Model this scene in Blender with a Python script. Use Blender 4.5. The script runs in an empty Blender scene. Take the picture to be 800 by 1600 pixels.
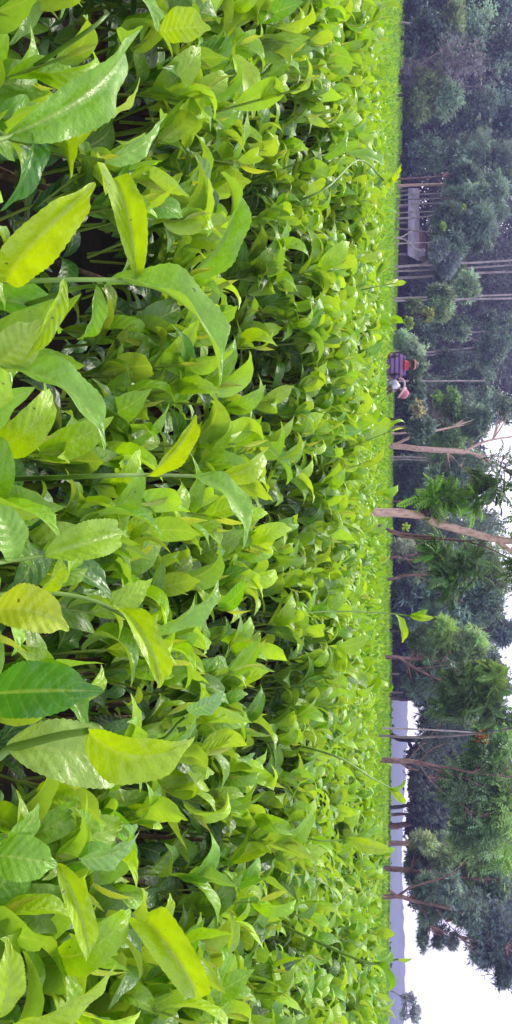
import bpy, math, random
import numpy as np
from mathutils import Vector, Matrix
rng = np.random.default_rng(7)
random.seed(7)
S = bpy.context.scene
COL = S.collection
rad = math.radians

# ------------------------------------------------------------------ camera
F = 1256.0                     # focal length in photo pixels (photo 800 x 1600)
PITCH = rad(9.85)
ROLL = rad(0.5)
CAM = np.array([0.0, 0.0, 1.2])
fwd = np.array([0, math.cos(PITCH), -math.sin(PITCH)])
r0 = np.array([1.0, 0, 0]); u0 = np.cross(r0, fwd)
RT = r0 * math.cos(ROLL) + u0 * math.sin(ROLL)      # towards the bottom of the photo
UP = -r0 * math.sin(ROLL) + u0 * math.cos(ROLL)     # towards the right of the photo
def P(px, py, d):
    """photo point (px, py) at view depth d, in world space"""
    return CAM + d * (fwd + UP * ((px - 400) / F) + RT * ((py - 800) / F))
cam = bpy.data.objects.new('camera', bpy.data.cameras.new('camera'))
COL.objects.link(cam); S.camera = cam
m = Matrix([[UP[0], -RT[0], -fwd[0]], [UP[1], -RT[1], -fwd[1]], [UP[2], -RT[2], -fwd[2]]])
cam.matrix_world = Matrix.Translation(Vector(CAM)) @ m.to_4x4()
cam.data.sensor_fit = 'VERTICAL'
cam.data.angle = 2 * math.atan(800 / F)
cam.data.clip_start = 0.02; cam.data.clip_end = 6000

# ------------------------------------------------------------------ render / world
S.view_settings.view_transform = 'Standard'; S.view_settings.look = 'None'
S.view_settings.exposure = 1.02; S.view_settings.gamma = 1.0
W = bpy.data.worlds.new('World'); S.world = W; W.use_nodes = True
nt = W.node_tree; nt.nodes.clear()
out = nt.nodes.new('ShaderNodeOutputWorld')
sky = nt.nodes.new('ShaderNodeTexSky'); sky.sky_type = 'NISHITA'; sky.sun_disc = False
SUN_EL, SUN_AZ = rad(52), rad(-38)       # high, ahead and to the left (top of the photo)
sky.sun_elevation = SUN_EL; sky.sun_rotation = SUN_AZ
sky.air_density = 1.2; sky.dust_density = 5.0
b1 = nt.nodes.new('ShaderNodeBackground'); b1.inputs[1].default_value = 0.06
b2 = nt.nodes.new('ShaderNodeBackground'); b2.inputs[0].default_value = (0.94, 0.935, 1.0, 1); b2.inputs[1].default_value = 0.84
ad = nt.nodes.new('ShaderNodeAddShader')
nt.links.new(sky.outputs[0], b1.inputs[0]); nt.links.new(b1.outputs[0], ad.inputs[0])
nt.links.new(b2.outputs[0], ad.inputs[1]); nt.links.new(ad.outputs[0], out.inputs[0])
sl = bpy.data.lights.new('sun', 'SUN'); sl.energy = 1.5; sl.angle = rad(14); sl.color = (1, 0.95, 0.86)
so = bpy.data.objects.new('sun', sl); COL.objects.link(so)
dvec = Vector((math.sin(SUN_AZ) * math.cos(SUN_EL), math.cos(SUN_AZ) * math.cos(SUN_EL), math.sin(SUN_EL)))
so.rotation_euler = dvec.to_track_quat('Z', 'Y').to_euler(); so.location = (0, 0, 30)
try:
    S.cycles.max_bounces = 8; S.cycles.diffuse_bounces = 3; S.cycles.transmission_bounces = 4
    S.cycles.volume_bounces = 0; S.cycles.transparent_max_bounces = 4
except Exception: pass

# ------------------------------------------------------------------ materials
MATS = {}
def N(t, k, **kw):
    n = t.nodes.new(k)
    for a, b in kw.items(): setattr(n, a, b)
    return n
def new_mat(name):
    m = bpy.data.materials.new(name); m.use_nodes = True; MATS[name] = m
    t = m.node_tree
    return m, t, t.nodes['Principled BSDF'], t.nodes['Material Output']
def leaf_mat(name, rough=0.38, trans=0.35, veins=True, spec=0.5, attr='Col', scale=60):
    m, t, p, o = new_mat(name); L = t.links.new
    at = N(t, 'ShaderNodeAttribute', attribute_name='Col')
    col = at.outputs['Color']
    p.inputs['Roughness'].default_value = rough
    p.inputs['Specular IOR Level'].default_value = spec
    if veins:
        uv = N(t, 'ShaderNodeAttribute', attribute_name='luv')
        sx = N(t, 'ShaderNodeSeparateXYZ'); L(uv.outputs['Vector'], sx.inputs[0])
        ab = N(t, 'ShaderNodeMath', operation='ABSOLUTE'); L(sx.outputs[1], ab.inputs[0])
        mid = N(t, 'ShaderNodeMapRange'); L(ab.outputs[0], mid.inputs[0])
        mid.inputs[1].default_value = 0.02; mid.inputs[2].default_value = 0.10
        mid.inputs[3].default_value = 0.35; mid.inputs[4].default_value = 0.0
        # side veins : u*9 - |v|*1.6
        a = N(t, 'ShaderNodeMath', operation='MULTIPLY'); L(sx.outputs[0], a.inputs[0]); a.inputs[1].default_value = 8.5
        b = N(t, 'ShaderNodeMath', operation='MULTIPLY_ADD'); L(ab.outputs[0], b.inputs[0]); b.inputs[1].default_value = -1.5; L(a.outputs[0], b.inputs[2])
        fr = N(t, 'ShaderNodeMath', operation='PINGPONG'); L(b.outputs[0], fr.inputs[0]); fr.inputs[1].default_value = 0.5
        vn = N(t, 'ShaderNodeMapRange'); L(fr.outputs[0], vn.inputs[0]); vn.inputs[1].default_value = 0.0; vn.inputs[2].default_value = 0.16; vn.inputs[3].default_value = 1; vn.inputs[4].default_value = 0
        g = N(t, 'ShaderNodeNewGeometry')
        no = N(t, 'ShaderNodeTexNoise'); no.inputs['Scale'].default_value = 95; no.inputs['Detail'].default_value = 4; L(g.outputs['Position'], no.inputs['Vector'])
        mr = N(t, 'ShaderNodeMapRange'); L(no.outputs[0], mr.inputs[0]); mr.inputs[1].default_value = 0.3; mr.inputs[2].default_value = 0.7; mr.inputs[3].default_value = 0.86; mr.inputs[4].default_value = 1.10
        mu = N(t, 'ShaderNodeVectorMath', operation='SCALE'); L(col, mu.inputs[0]); L(mr.outputs[0], mu.inputs['Scale'])
        mx = N(t, 'ShaderNodeMix', data_type='RGBA'); L(mid.outputs[0], mx.inputs[0]); L(mu.outputs[0], mx.inputs[6]); mx.inputs[7].default_value = (0.42, 0.52, 0.12, 1)
        vs = N(t, 'ShaderNodeMath', operation='MULTIPLY'); L(vn.outputs[0], vs.inputs[0]); vs.inputs[1].default_value = 0.13
        mx2 = N(t, 'ShaderNodeMix', data_type='RGBA'); L(vs.outputs[0], mx2.inputs[0]); L(mx.outputs[2], mx2.inputs[6]); mx2.inputs[7].default_value = (0.30, 0.44, 0.08, 1)
        n3 = N(t, 'ShaderNodeTexNoise'); n3.inputs['Scale'].default_value = 210; n3.inputs['Detail'].default_value = 1; L(g.outputs['Position'], n3.inputs['Vector'])
        sp = N(t, 'ShaderNodeMapRange'); L(n3.outputs[0], sp.inputs[0]); sp.inputs[1].default_value = .765; sp.inputs[2].default_value = .79; sp.inputs[3].default_value = 0; sp.inputs[4].default_value = .8
        mxs = N(t, 'ShaderNodeMix', data_type='RGBA'); L(sp.outputs[0], mxs.inputs[0]); L(mx2.outputs[2], mxs.inputs[6]); mxs.inputs[7].default_value = (0.10, 0.055, 0.015, 1); mx2 = mxs
        # paler underside
        mx3 = N(t, 'ShaderNodeMix', data_type='RGBA'); bf = N(t, 'ShaderNodeMath', operation='MULTIPLY'); L(g.outputs['Backfacing'], bf.inputs[0]); bf.inputs[1].default_value = 0.22
        L(bf.outputs[0], mx3.inputs[0]); L(mx2.outputs[2], mx3.inputs[6]); mx3.inputs[7].default_value = (0.34, 0.46, 0.16, 1)
        col = mx3.outputs[2]
        # relief: quilted between the veins + fine puckers
        n2 = N(t, 'ShaderNodeTexNoise'); n2.inputs['Scale'].default_value = 260; n2.inputs['Detail'].default_value = 2; L(g.outputs['Position'], n2.inputs['Vector'])
        h = N(t, 'ShaderNodeMath', operation='MULTIPLY_ADD'); L(fr.outputs[0], h.inputs[0]); h.inputs[1].default_value = 0.8; L(n2.outputs[0], h.inputs[2])
        h2 = N(t, 'ShaderNodeMath', operation='MULTIPLY_ADD'); L(no.outputs[0], h2.inputs[0]); h2.inputs[1].default_value = 1.2; L(h.outputs[0], h2.inputs[2])
        bp = N(t, 'ShaderNodeBump'); bp.inputs['Strength'].default_value = 0.5; bp.inputs['Distance'].default_value = 0.0019; L(h2.outputs[0], bp.inputs['Height'])
        L(bp.outputs[0], p.inputs['Normal'])
        rr = N(t, 'ShaderNodeMapRange'); L(no.outputs[0], rr.inputs[0]); rr.inputs[1].default_value = .3; rr.inputs[2].default_value = .7; rr.inputs[3].default_value = rough - .08; rr.inputs[4].default_value = rough + .14
        L(rr.outputs[0], p.inputs['Roughness'])
    L(col, p.inputs['Base Color'])
    tr = N(t, 'ShaderNodeBsdfTranslucent')
    tc = N(t, 'ShaderNodeVectorMath', operation='MULTIPLY'); L(col, tc.inputs[0]); tc.inputs[1].default_value = (1.5, 1.35, 0.5)
    L(tc.outputs[0], tr.inputs[0])
    ms = N(t, 'ShaderNodeMixShader'); ms.inputs[0].default_value = trans
    L(p.outputs[0], ms.inputs[1]); L(tr.outputs[0], ms.inputs[2]); L(ms.outputs[0], o.inputs[0])
    return m
def plain(name, col, rough=0.8, var=0.25, scale=6.0, bump=0.0, bscale=30.0, metallic=0.0, coord='Object'):
    m, t, p, o = new_mat(name); L = t.links.new
    g = N(t, 'ShaderNodeTexCoord')
    no = N(t, 'ShaderNodeTexNoise'); no.inputs['Scale'].default_value = scale; no.inputs['Detail'].default_value = 6; L(g.outputs[coord], no.inputs['Vector'])
    mr = N(t, 'ShaderNodeMapRange'); L(no.outputs[0], mr.inputs[0]); mr.inputs[1].default_value = .3; mr.inputs[2].default_value = .7; mr.inputs[3].default_value = 1 - var; mr.inputs[4].default_value = 1 + var
    mu = N(t, 'ShaderNodeVectorMath', operation='SCALE'); mu.inputs[0].default_value = col[:3]; L(mr.outputs[0], mu.inputs['Scale'])
    L(mu.outputs[0], p.inputs['Base Color']); p.inputs['Roughness'].default_value = rough; p.inputs['Metallic'].default_value = metallic
    if bump:
        n2 = N(t, 'ShaderNodeTexNoise'); n2.inputs['Scale'].default_value = bscale; n2.inputs['Detail'].default_value = 5; L(g.outputs[coord], n2.inputs['Vector'])
        bp = N(t, 'ShaderNodeBump'); bp.inputs['Strength'].default_value = bump; bp.inputs['Distance'].default_value = 0.02; L(n2.outputs[0], bp.inputs['Height']); L(bp.outputs[0], p.inputs['Normal'])
    return m
leaf_mat('tea_leaf', 0.34, 0.38, True, 0.6)
leaf_mat('tea_leaf_far', 0.40, 0.30, False, 0.5)
leaf_mat('tree_leaf', 0.5, 0.22, False, 0.35)
leaf_mat('frond_leaf', 0.45, 0.30, False, 0.4)
plain('shoot_stem', (0.11, 0.20, 0.02), 0.5, 0.3, 40)
plain('twig', (0.10, 0.06, 0.04), 0.9, 0.4, 30, 0.5, 80)
plain('soil', (0.030, 0.020, 0.016), 0.95, 0.4, 5, 0.6, 20)
plain('ground', (0.045, 0.055, 0.025), 0.95, 0.5, 0.15, 0.4, 3)
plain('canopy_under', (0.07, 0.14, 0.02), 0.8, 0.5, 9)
plain('hill', (0.030, 0.055, 0.040), 0.95, 0.4, 0.03, 0.0, 1)
def bark(name, col, dark, scale=14, lich=(0.45, 0.40, 0.40), lf=0.35):
    m, t, p, o = new_mat(name); L = t.links.new
    g = N(t, 'ShaderNodeTexCoord')
    mp = N(t, 'ShaderNodeMapping'); mp.inputs['Scale'].default_value = (1, 1, 0.45); L(g.outputs['Object'], mp.inputs[0])
    no = N(t, 'ShaderNodeTexNoise'); no.inputs['Scale'].default_value = scale; no.inputs['Detail'].default_value = 8; no.inputs['Roughness'].default_value = .7; L(mp.outputs[0], no.inputs['Vector'])
    cr = N(t, 'ShaderNodeValToRGB'); L(no.outputs[0], cr.inputs[0])
    cr.color_ramp.elements[0].position = .34; cr.color_ramp.elements[0].color = (*dark, 1)
    cr.color_ramp.elements[1].position = .55; cr.color_ramp.elements[1].color = (*col, 1)
    e = cr.color_ramp.elements.new(.72); e.color = tuple(a * (1 - lf) + b * lf for a, b in zip(col, lich)) + (1,)
    L(cr.outputs[0], p.inputs['Base Color']); p.inputs['Roughness'].default_value = .85
    bp = N(t, 'ShaderNodeBump'); bp.inputs['Strength'].default_value = .7; bp.inputs['Distance'].default_value = .01; L(no.outputs[0], bp.inputs['Height']); L(bp.outputs[0], p.inputs['Normal'])
    return m
bark('bark_pink', (0.54, 0.35, 0.31), (0.28, 0.16, 0.14), 26, (0.52, 0.44, 0.43), .5)
bark('bark_red', (0.20, 0.105, 0.10), (0.06, 0.03, 0.035), 14)
bark('bark_grey', (0.19, 0.15, 0.16), (0.08, 0.06, 0.07), 10)
bark('bark_pale', (0.34, 0.28, 0.31), (0.16, 0.12, 0.14), 8)
bark('bark_dark', (0.065, 0.045, 0.055), (0.03, 0.02, 0.03), 10)

# ------------------------------------------------------------------ mesh helpers
def link_mesh(name, V, Q, mat, parent=None, col=None, luv=None, smooth=True, tris=None):
    V = np.asarray(V, dtype=np.float32); Q = np.asarray(Q, dtype=np.int32).reshape(-1, 4)
    me = bpy.data.meshes.new(name)
    nq = len(Q); nt_ = 0 if tris is None else len(tris)
    me.vertices.add(len(V)); me.vertices.foreach_set('co', V.ravel())
    idx = Q.ravel()
    if nt_: idx = np.concatenate([idx, np.asarray(tris, dtype=np.int32).ravel()])
    me.loops.add(len(idx)); me.loops.foreach_set('vertex_index', idx)
    me.polygons.add(nq + nt_)
    st = np.concatenate([np.arange(nq) * 4, nq * 4 + np.arange(nt_) * 3]).astype(np.int32)
    me.polygons.foreach_set('loop_start', st)
    if smooth: me.polygons.foreach_set('use_smooth', np.ones(nq + nt_, dtype=bool))
    if col is not None:
        a = me.attributes.new('Col', 'FLOAT_COLOR', 'POINT')
        c4 = np.ones((len(V), 4), dtype=np.float32); c4[:, :3] = col; a.data.foreach_set('color', c4.ravel())
    if luv is not None:
        a = me.attributes.new('luv', 'FLOAT_VECTOR', 'POINT')
        c3 = np.zeros((len(V), 3), dtype=np.float32); c3[:, :2] = luv; a.data.foreach_set('vector', c3.ravel())
    me.update(calc_edges=True); me.validate()
    me.materials.append(MATS[mat] if isinstance(mat, str) else mat)
    o = bpy.data.objects.new(name, me); COL.objects.link(o)
    if parent is not None: o.parent = parent
    return o
def tag(o, label=None, cat=None, group=None, kind=None):
    if label: o['label'] = label
    if cat: o['category'] = cat
    if group: o['group'] = group
    if kind: o['kind'] = kind
    return o
def empty(name, loc=(0, 0, 0)):
    o = bpy.data.objects.new(name, None); COL.objects.link(o); o.empty_display_size = .1
    o.location = loc
    bpy.context.view_layer.update() if False else None
    return o
def thing(name, loc, label, cat, group=None):
    return tag(empty(name, loc), label, cat, group)
def nrm(a): return a / np.maximum(np.linalg.norm(a, axis=-1, keepdims=True), 1e-9)

class Bag:
    """collects instances of small templates into one mesh"""
    def __init__(s): s.V = []; s.Q = []; s.C = []; s.U = []; s.n = 0
    def add(s, tm, ex, ez, size, pos, col, wscale=1.0):
        """tm=(V,Q,uv); ex,ez (N,3); size (N,), pos (N,3), col (N,3)"""
        if len(pos) == 0: return
        V, Q, uv = tm
        ex = nrm(ex); ey = nrm(np.cross(ez, ex)); ez = np.cross(ex, ey)
        size = np.asarray(size).reshape(-1, 1, 1)
        ws = np.asarray(wscale) * np.ones(len(pos)); ws = ws.reshape(-1, 1, 1)
        X = V[None, :, 0:1]; Y = V[None, :, 1:2] * ws; Z = V[None, :, 2:3]
        vv = pos[:, None, :] + size * (X * ex[:, None] + Y * ey[:, None] + Z * ez[:, None])
        n, k = len(pos), len(V)
        s.V.append(vv.reshape(-1, 3))
        s.Q.append((Q[None] + (s.n + np.arange(n) * k)[:, None, None]).reshape(-1, 4))
        s.C.append(np.repeat(col, k, axis=0)); s.U.append(np.tile(uv, (n, 1))); s.n += n * k
    def raw(s, V, Q, col, uv=None):
        s.V.append(V); s.Q.append(Q + s.n); s.C.append(np.tile(np.asarray(col)[None], (len(V), 1))); s.U.append(np.zeros((len(V), 2)) if uv is None else uv); s.n += len(V)
    def build(s, name, mat, parent=None, off=None):
        V = np.concatenate(s.V)
        if off is not None: V = V - np.asarray(off)[None]
        return link_mesh(name, V, np.concatenate(s.Q), mat, parent, np.concatenate(s.C), np.concatenate(s.U))

def leaf_tmpl(ns=12, nw=2, bend=0.9, fold=0.35, wave=0.12, serr=0.0, side=0.0, tw=0.0, width=0.235, seed=0):
    s = np.linspace(0, 1, ns + 1)
    hw = width * .86 * np.sin(np.pi * np.clip(s, 0, 1) ** 0.88) ** 0.78
    tip = np.clip((s - .78) / .22, 0, 1); hw = hw * (1 - .42 * np.sin(np.pi * tip) ) + .002
    hw[0] = .012; hw[-1] = .003
    if serr: hw[1:-1] *= 1 + serr * (-1) ** np.arange(ns - 1)
    th = bend * .45 - bend * 1.25 * s ** 1.25
    ph = side * s
    dx = np.cos(th) * np.cos(ph); dz = np.sin(th); dy = np.cos(th) * np.sin(ph)
    ds = 1 / ns
    cx = np.concatenate([[0], np.cumsum((dx[1:] + dx[:-1]) / 2 * ds)]); cz = np.concatenate([[0], np.cumsum((dz[1:] + dz[:-1]) / 2 * ds)]); cy = np.concatenate([[0], np.cumsum((dy[1:] + dy[:-1]) / 2 * ds)])
    ts = np.linspace(-1, 1, 2 * nw + 1)
    V = []; uv = []
    for i in range(ns + 1):
        nx, nz = -math.sin(th[i]), math.cos(th[i])
        tws = tw * s[i]
        for t in ts:
            a = t * hw[i]
            h = hw[i] * (fold * abs(t) - .22 * t * t) + wave * hw[i] * math.sin(5.5 * math.pi * s[i] + seed + (1.3 if t > 0 else 0)) * t * t
            y = a * math.cos(tws) - h * math.sin(tws); hh = a * math.sin(tws) + h * math.cos(tws)
            V.append((cx[i] + nx * hh, cy[i] + y, cz[i] + nz * hh)); uv.append((s[i], t))
    k = 2 * nw + 1
    Q = [(i * k + j, (i + 1) * k + j, (i + 1) * k + j + 1, i * k + j + 1) for i in range(ns) for j in range(k - 1)]
    return np.array(V), np.array(Q), np.array(uv)
def tube(pts, rads, seg=6, smooth=4, jit=0.0):
    """tapered tube through points (catmull-rom)"""
    pts = np.asarray(pts, float); rads = np.asarray(rads, float)
    if len(rads) != len(pts): rads = np.interp(np.linspace(0, 1, len(pts)), np.linspace(0, 1, len(rads)), rads)
    if smooth > 1 and len(pts) > 2:
        Pp = np.vstack([2 * pts[0] - pts[1], pts, 2 * pts[-1] - pts[-2]]); o = []; r = []
        for i in range(1, len(Pp) - 2):
            for k in range(smooth):
                t = k / smooth; a, b, c, d = Pp[i - 1:i + 3]
                o.append(.5 * (2 * b + (c - a) * t + (2 * a - 5 * b + 4 * c - d) * t * t + (3 * b - a - 3 * c + d) * t ** 3))
                r.append(rads[i - 1] * (1 - t) + rads[i] * t)
        o.append(pts[-1]); r.append(rads[-1]); pts = np.array(o); rads = np.array(r)
    if jit:
        pts = pts + rng.normal(0, 1, pts.shape) * (rads[:, None] * jit)
        rads = rads * (1 + rng.normal(0, .5 * jit, len(rads)))
    n = len(pts)
    T = nrm(np.gradient(pts, axis=0)); ref = np.array([0.31, .17, .93]) if abs(T[0][2]) < .8 else np.array([.9, .3, .1])
    A = nrm(np.cross(T, ref)); B = np.cross(T, A)
    an = np.arange(seg) / seg * 2 * math.pi
    V = (pts[:, None] + rads[:, None, None] * (np.cos(an)[None, :, None] * A[:, None] + np.sin(an)[None, :, None] * B[:, None])).reshape(-1, 3)
    Q = [(i * seg + j, i * seg + (j + 1) % seg, (i + 1) * seg + (j + 1) % seg, (i + 1) * seg + j) for i in range(n - 1) for j in range(seg)]
    if seg == 6: Q += [(0, 1, 2, 3), (0, 3, 4, 5), ((n - 1) * 6 + 3, (n - 1) * 6 + 2, (n - 1) * 6 + 1, (n - 1) * 6), ((n - 1) * 6 + 5, (n - 1) * 6 + 4, (n - 1) * 6 + 3, (n - 1) * 6)]
    return V, np.array(Q)
class Solid:
    def __init__(s): s.V = []; s.Q = []; s.n = 0
    def add(s, V, Q): s.V.append(np.asarray(V, float)); s.Q.append(np.asarray(Q).reshape(-1, 4) + s.n); s.n += len(V); return s
    def tube(s, *a, **k): return s.add(*tube(*a, **k))
    def box(s, c, d, rot=None):
        x, y, z = [v / 2 for v in d]
        V = np.array([(a, b, e) for a in (-x, x) for b in (-y, y) for e in (-z, z)])
        if rot is not None: V = V @ np.array(rot).T
        return s.add(V + np.asarray(c), [(0, 1, 3, 2), (4, 6, 7, 5), (0, 4, 5, 1), (2, 3, 7, 6), (0, 2, 6, 4), (1, 5, 7, 3)])
    def build(s, name, mat, parent=None, off=None, smooth=True, jcol=None):
        V = np.concatenate(s.V)
        if off is not None: V = V - np.asarray(off)[None]
        return link_mesh(name, V, np.concatenate(s.Q), mat, parent, smooth=smooth)

def vnoise(x, y, seed=0):
    """cheap smooth 2-D noise, about -1..1"""
    r = np.random.default_rng(seed); v = 0
    for k in range(6):
        a = r.uniform(0, 2 * math.pi); f = r.uniform(.6, 1.6); p = r.uniform(0, 6.28)
        v = v + np.sin((x * math.cos(a) + y * math.sin(a)) * f * 2.2 + p)
    return v / 3.0

# ------------------------------------------------------------------ tea
BUSH = [(-0.78, 0.80), (0.30, 0.72), (1.35, 0.95), (-2.15, 1.6), (-1.25, 2.25), (-0.30, 2.35), (0.65, 2.25), (1.60, 2.2), (2.55, 2.3)]
BC = np.array(BUSH)
FIELD_Y = 3.2
def top_z(x, y):
    sm = lambda a, b: (lambda t: t * t * (3 - 2 * t))(np.clip((y - a) / (b - a), 0, 1))
    z = 0.935 + .075 * sm(.6, 1.5) + .022 * sm(1.6, 2.5) - .165 * sm(2.9, 5.2) + .020 * np.clip((np.abs(x - .05) - .35) / .8, 0, 1) * sm(1.4, 2.4) * (1 - sm(3.0, 5)) + .022 * vnoise(x * 1.6, y * 1.6, 3) + .014 * vnoise(x * 5, y * 5, 4)
    # near edge of the picking table: the nearest bushes bulge
    d = np.sqrt((x[:, None] - BC[None, :, 0]) ** 2 + (y[:, None] - BC[None, :, 1]) ** 2)
    ds = np.sort(d, axis=1); e = ds[:, 1] - ds[:, 0]
    near = np.clip((FIELD_Y - y) / .5, 0, 1)
    z = z - near * .075 * np.exp(-(e / .09) ** 2)
    # the open row between the bushes
    gy = 1.33 + .08 * np.sin(x * 2.5 + .6)
    gx = np.clip((x + .95) / .3, 0, 1) * np.clip((.62 - x) / .3, 0, 1)
    z = z - .42 * gx * np.exp(-((y - gy) / .14) ** 2)
    z = z - .34 * np.exp(-(((x + .17) / .085) ** 2 + ((y - .68) / .13) ** 2))
    z = z - .22 * np.exp(-(((x + .42) / .07) ** 2 + ((y - .62) / .1) ** 2))
    z = z + .05 * np.exp(-(((x - .55) / .5) ** 2 + ((y - .5) / .25) ** 2)) * 0.5
    # further off the field is clipped in shallow rows
    far = np.clip((y - FIELD_Y) / 1, 0, 1)
    z = z + far * .02 * np.sin(y * 4.2 + x * .35) + far * 0
    z = z + np.clip((-x - 6) / 40, 0, .5) * .8 * np.clip((y - 10) / 30, 0, 1)
    return z
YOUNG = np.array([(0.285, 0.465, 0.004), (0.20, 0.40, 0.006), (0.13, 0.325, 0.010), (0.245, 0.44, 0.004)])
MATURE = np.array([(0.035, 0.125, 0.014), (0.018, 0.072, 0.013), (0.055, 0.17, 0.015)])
def pick(P_, n, w=None, var=.12):
    c = P_[rng.choice(len(P_), n, p=w)]
    return c * (1 + rng.normal(0, var, (n, 1)))
LOD0 = [leaf_tmpl(14, 2, b, f, w, .014, sd, tw, wd, k) for k, (b, f, w, sd, tw, wd) in enumerate([(1.2, .6, .08, .5, .15, .21), (2.0, .6, .1, .8, -.2, .20), (1.6, .9, .1, -.9, .3, .19), (.6, .5, .1, .3, 0, .22), (2.4, .7, .14, 1.1, .2, .18), (1.6, 1.1, .08, -.7, -.2, .20), (-.4, .7, .1, .9, .1, .20), (1.2, .8, .16, 1.3, .1, .19), (2.0, .9, .1, -1.2, 0, .18)])]
LOD1 = [leaf_tmpl(8, 1, b, f * .7, 0, 0, sd, tw, wd, k) for k, (b, f, sd, tw, wd) in enumerate([(1.2, .6, .5, .15, .21), (2.0, .6, .8, -.2, .20), (1.6, .9, -.9, .3, .19), (.6, .5, .3, 0, .22), (2.4, .7, 1.1, .2, .18), (1.6, 1.1, -.7, -.2, .20), (1.2, .8, 1.3, .1, .19), (2.0, .9, -1.2, 0, .18)])]
LOD2 = [leaf_tmpl(4, 1, b, .7, 0, 0, sd, tw, .21) for b, tw, sd in ((1.2, .2, .3), (2.2, -.3, -.5), (.6, .3, 0), (1.8, .4, .7))]
def flat_leaf(w=.27, b=.25):
    return (np.array([(0, 0, 0), (.5, -w, b * .6), (1, 0, 0), (.5, w, b * .9)]), np.array([(0, 1, 2, 3)]), np.array([(0, 0), (.5, -1), (1, 0), (.5, 1)]))
LOD3 = [flat_leaf(.27, .25), flat_leaf(.3, -.1)]
BUD = leaf_tmpl(6, 1, .35, 1.1, 0, 0, 0, .3, .10)

def sample(y0, y1, dens, margin=.9, slope=.68):
    """random points in the view wedge between depths y0 and y1"""
    wmax = slope * y1 + margin
    n = int(dens * 2 * wmax * (y1 - y0))
    x = rng.uniform(-wmax, wmax, n); y = rng.uniform(y0, y1, n)
    k = np.abs(x) < slope * y + margin
    return x[k], y[k]
def spread(tms, bag, ex, ez, size, pos, col, ws=1.0):
    n = len(pos); c = rng.integers(0, len(tms), n); ws = ws * np.ones(n)
    for i, tm in enumerate(tms):
        k = c == i
        bag.add(tm, ex[k], ez[k], size[k], pos[k], col[k], ws[k])
def shoots(x, y, bagf, lod, tall=1.0, nleaf=5, yellow=.5):
    """plucking shoots: a stem with alternate leaves and a bud; bagf(mask)->Bag per bush index"""
    n = len(x); z = top_z(x, y)
    h = rng.uniform(.05, .12, n) * tall; up = rng.exponential(.020, n) * tall; h = h + up
    lean = rng.normal(0, .28, (n, 2))
    ax = nrm(np.stack([lean[:, 0], lean[:, 1] - .08, np.ones(n)], 1))
    base = np.stack([x, y, z - h + up], 1)
    tipp = base + ax * h[:, None]
    ph0 = rng.uniform(0, 6.28, n)
    young = rng.random(n)
    res = []
    for k in range(nleaf):
        f = (k + .6) / nleaf                     # 0 low .. 1 high
        az = ph0 + k * 2.4 + rng.normal(0, .25, n)
        el = rad(34) + f * rad(46) + rng.normal(0, .26, n)
        ex = np.stack([np.cos(az) * np.cos(el) - .30, np.sin(az) * np.cos(el), np.sin(el)], 1) + (ax - np.array([0, 0, 1])) * .5
        ez = np.stack([-np.cos(az) * np.sin(el), -np.sin(az) * np.sin(el), np.cos(el)], 1) + rng.normal(0, .22, (n, 3))
        size = (.094 - .028 * f) * rng.uniform(.75, 1.25, n) * (1 + .16 * np.clip((y - 1.1) / .8, 0, 1))
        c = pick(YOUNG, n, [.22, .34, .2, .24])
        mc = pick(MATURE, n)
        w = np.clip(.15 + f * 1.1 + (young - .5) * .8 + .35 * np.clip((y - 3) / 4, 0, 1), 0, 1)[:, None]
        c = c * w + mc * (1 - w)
        res.append((ex, ez, size, base + ax * (h * (0.25 + .75 * f))[:, None], c))
    bud = (ax + rng.normal(0, .12, (n, 3)), rng.normal(0, 1, (n, 3)) + .01, rng.uniform(.028, .045, n), tipp, np.tile([[.34, .42, .05]], (n, 1)) * (1 + rng.normal(0, .1, (n, 1))))
    return res, bud, base, tipp, ax

# tea bushes close to the camera, each a thing
labels = ['tea bush with big yellow green leaves at the top left corner of the photo',
          'tea bush with the largest closest leaves at the lower left edge of the photo',
          'tea bush in the bottom left corner of the photo, below the largest leaves',
          'tea bush at the top edge of the photo, glossy leaves reflecting white sky',
          'tea bush beyond the dark gap, between the gap and the top edge',
          'tea bush right behind the dark gap, level with the two pickers',
          'tea bush behind the lower end of the dark gap, level with the bent trunk',
          'tea bush in the second row, a little above the bottom edge of the photo',
          'tea bush at the bottom edge of the photo, second from the left corner']
bushes = []
for (bx, by), lb in zip(BUSH, labels):
    bushes.append(thing('tea_bush', (bx, by, 0), lb, 'tea bush', 'tea bushes nearest the camera'))
x, y = sample(.22, FIELD_Y, 300)
k = rng.random(len(x)) < np.where(y > 1.3, .98, 1); x, y = x[k], y[k]
def in_gap(x, y):
    gy = 1.33 + .08 * np.sin(x * 2.5 + .6)
    a = (np.abs(y - gy) < .15 + .05 * np.sin(x * 9)) & (x > -.85) & (x < .5)
    b = (((x + .17) / .12) ** 2 + ((y - .68) / .17) ** 2) < 1
    return a | b
k = ~(in_gap(x, y) & (rng.random(len(x)) < .96)); x, y = x[k], y[k]
owner = np.argmin((x[:, None] - BC[None, :, 0]) ** 2 + (y[:, None] - BC[None, :, 1]) ** 2, axis=1)
# keep leaves off the lens
res, bud, base, tipp, ax = shoots(x, y, None, 0)
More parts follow.
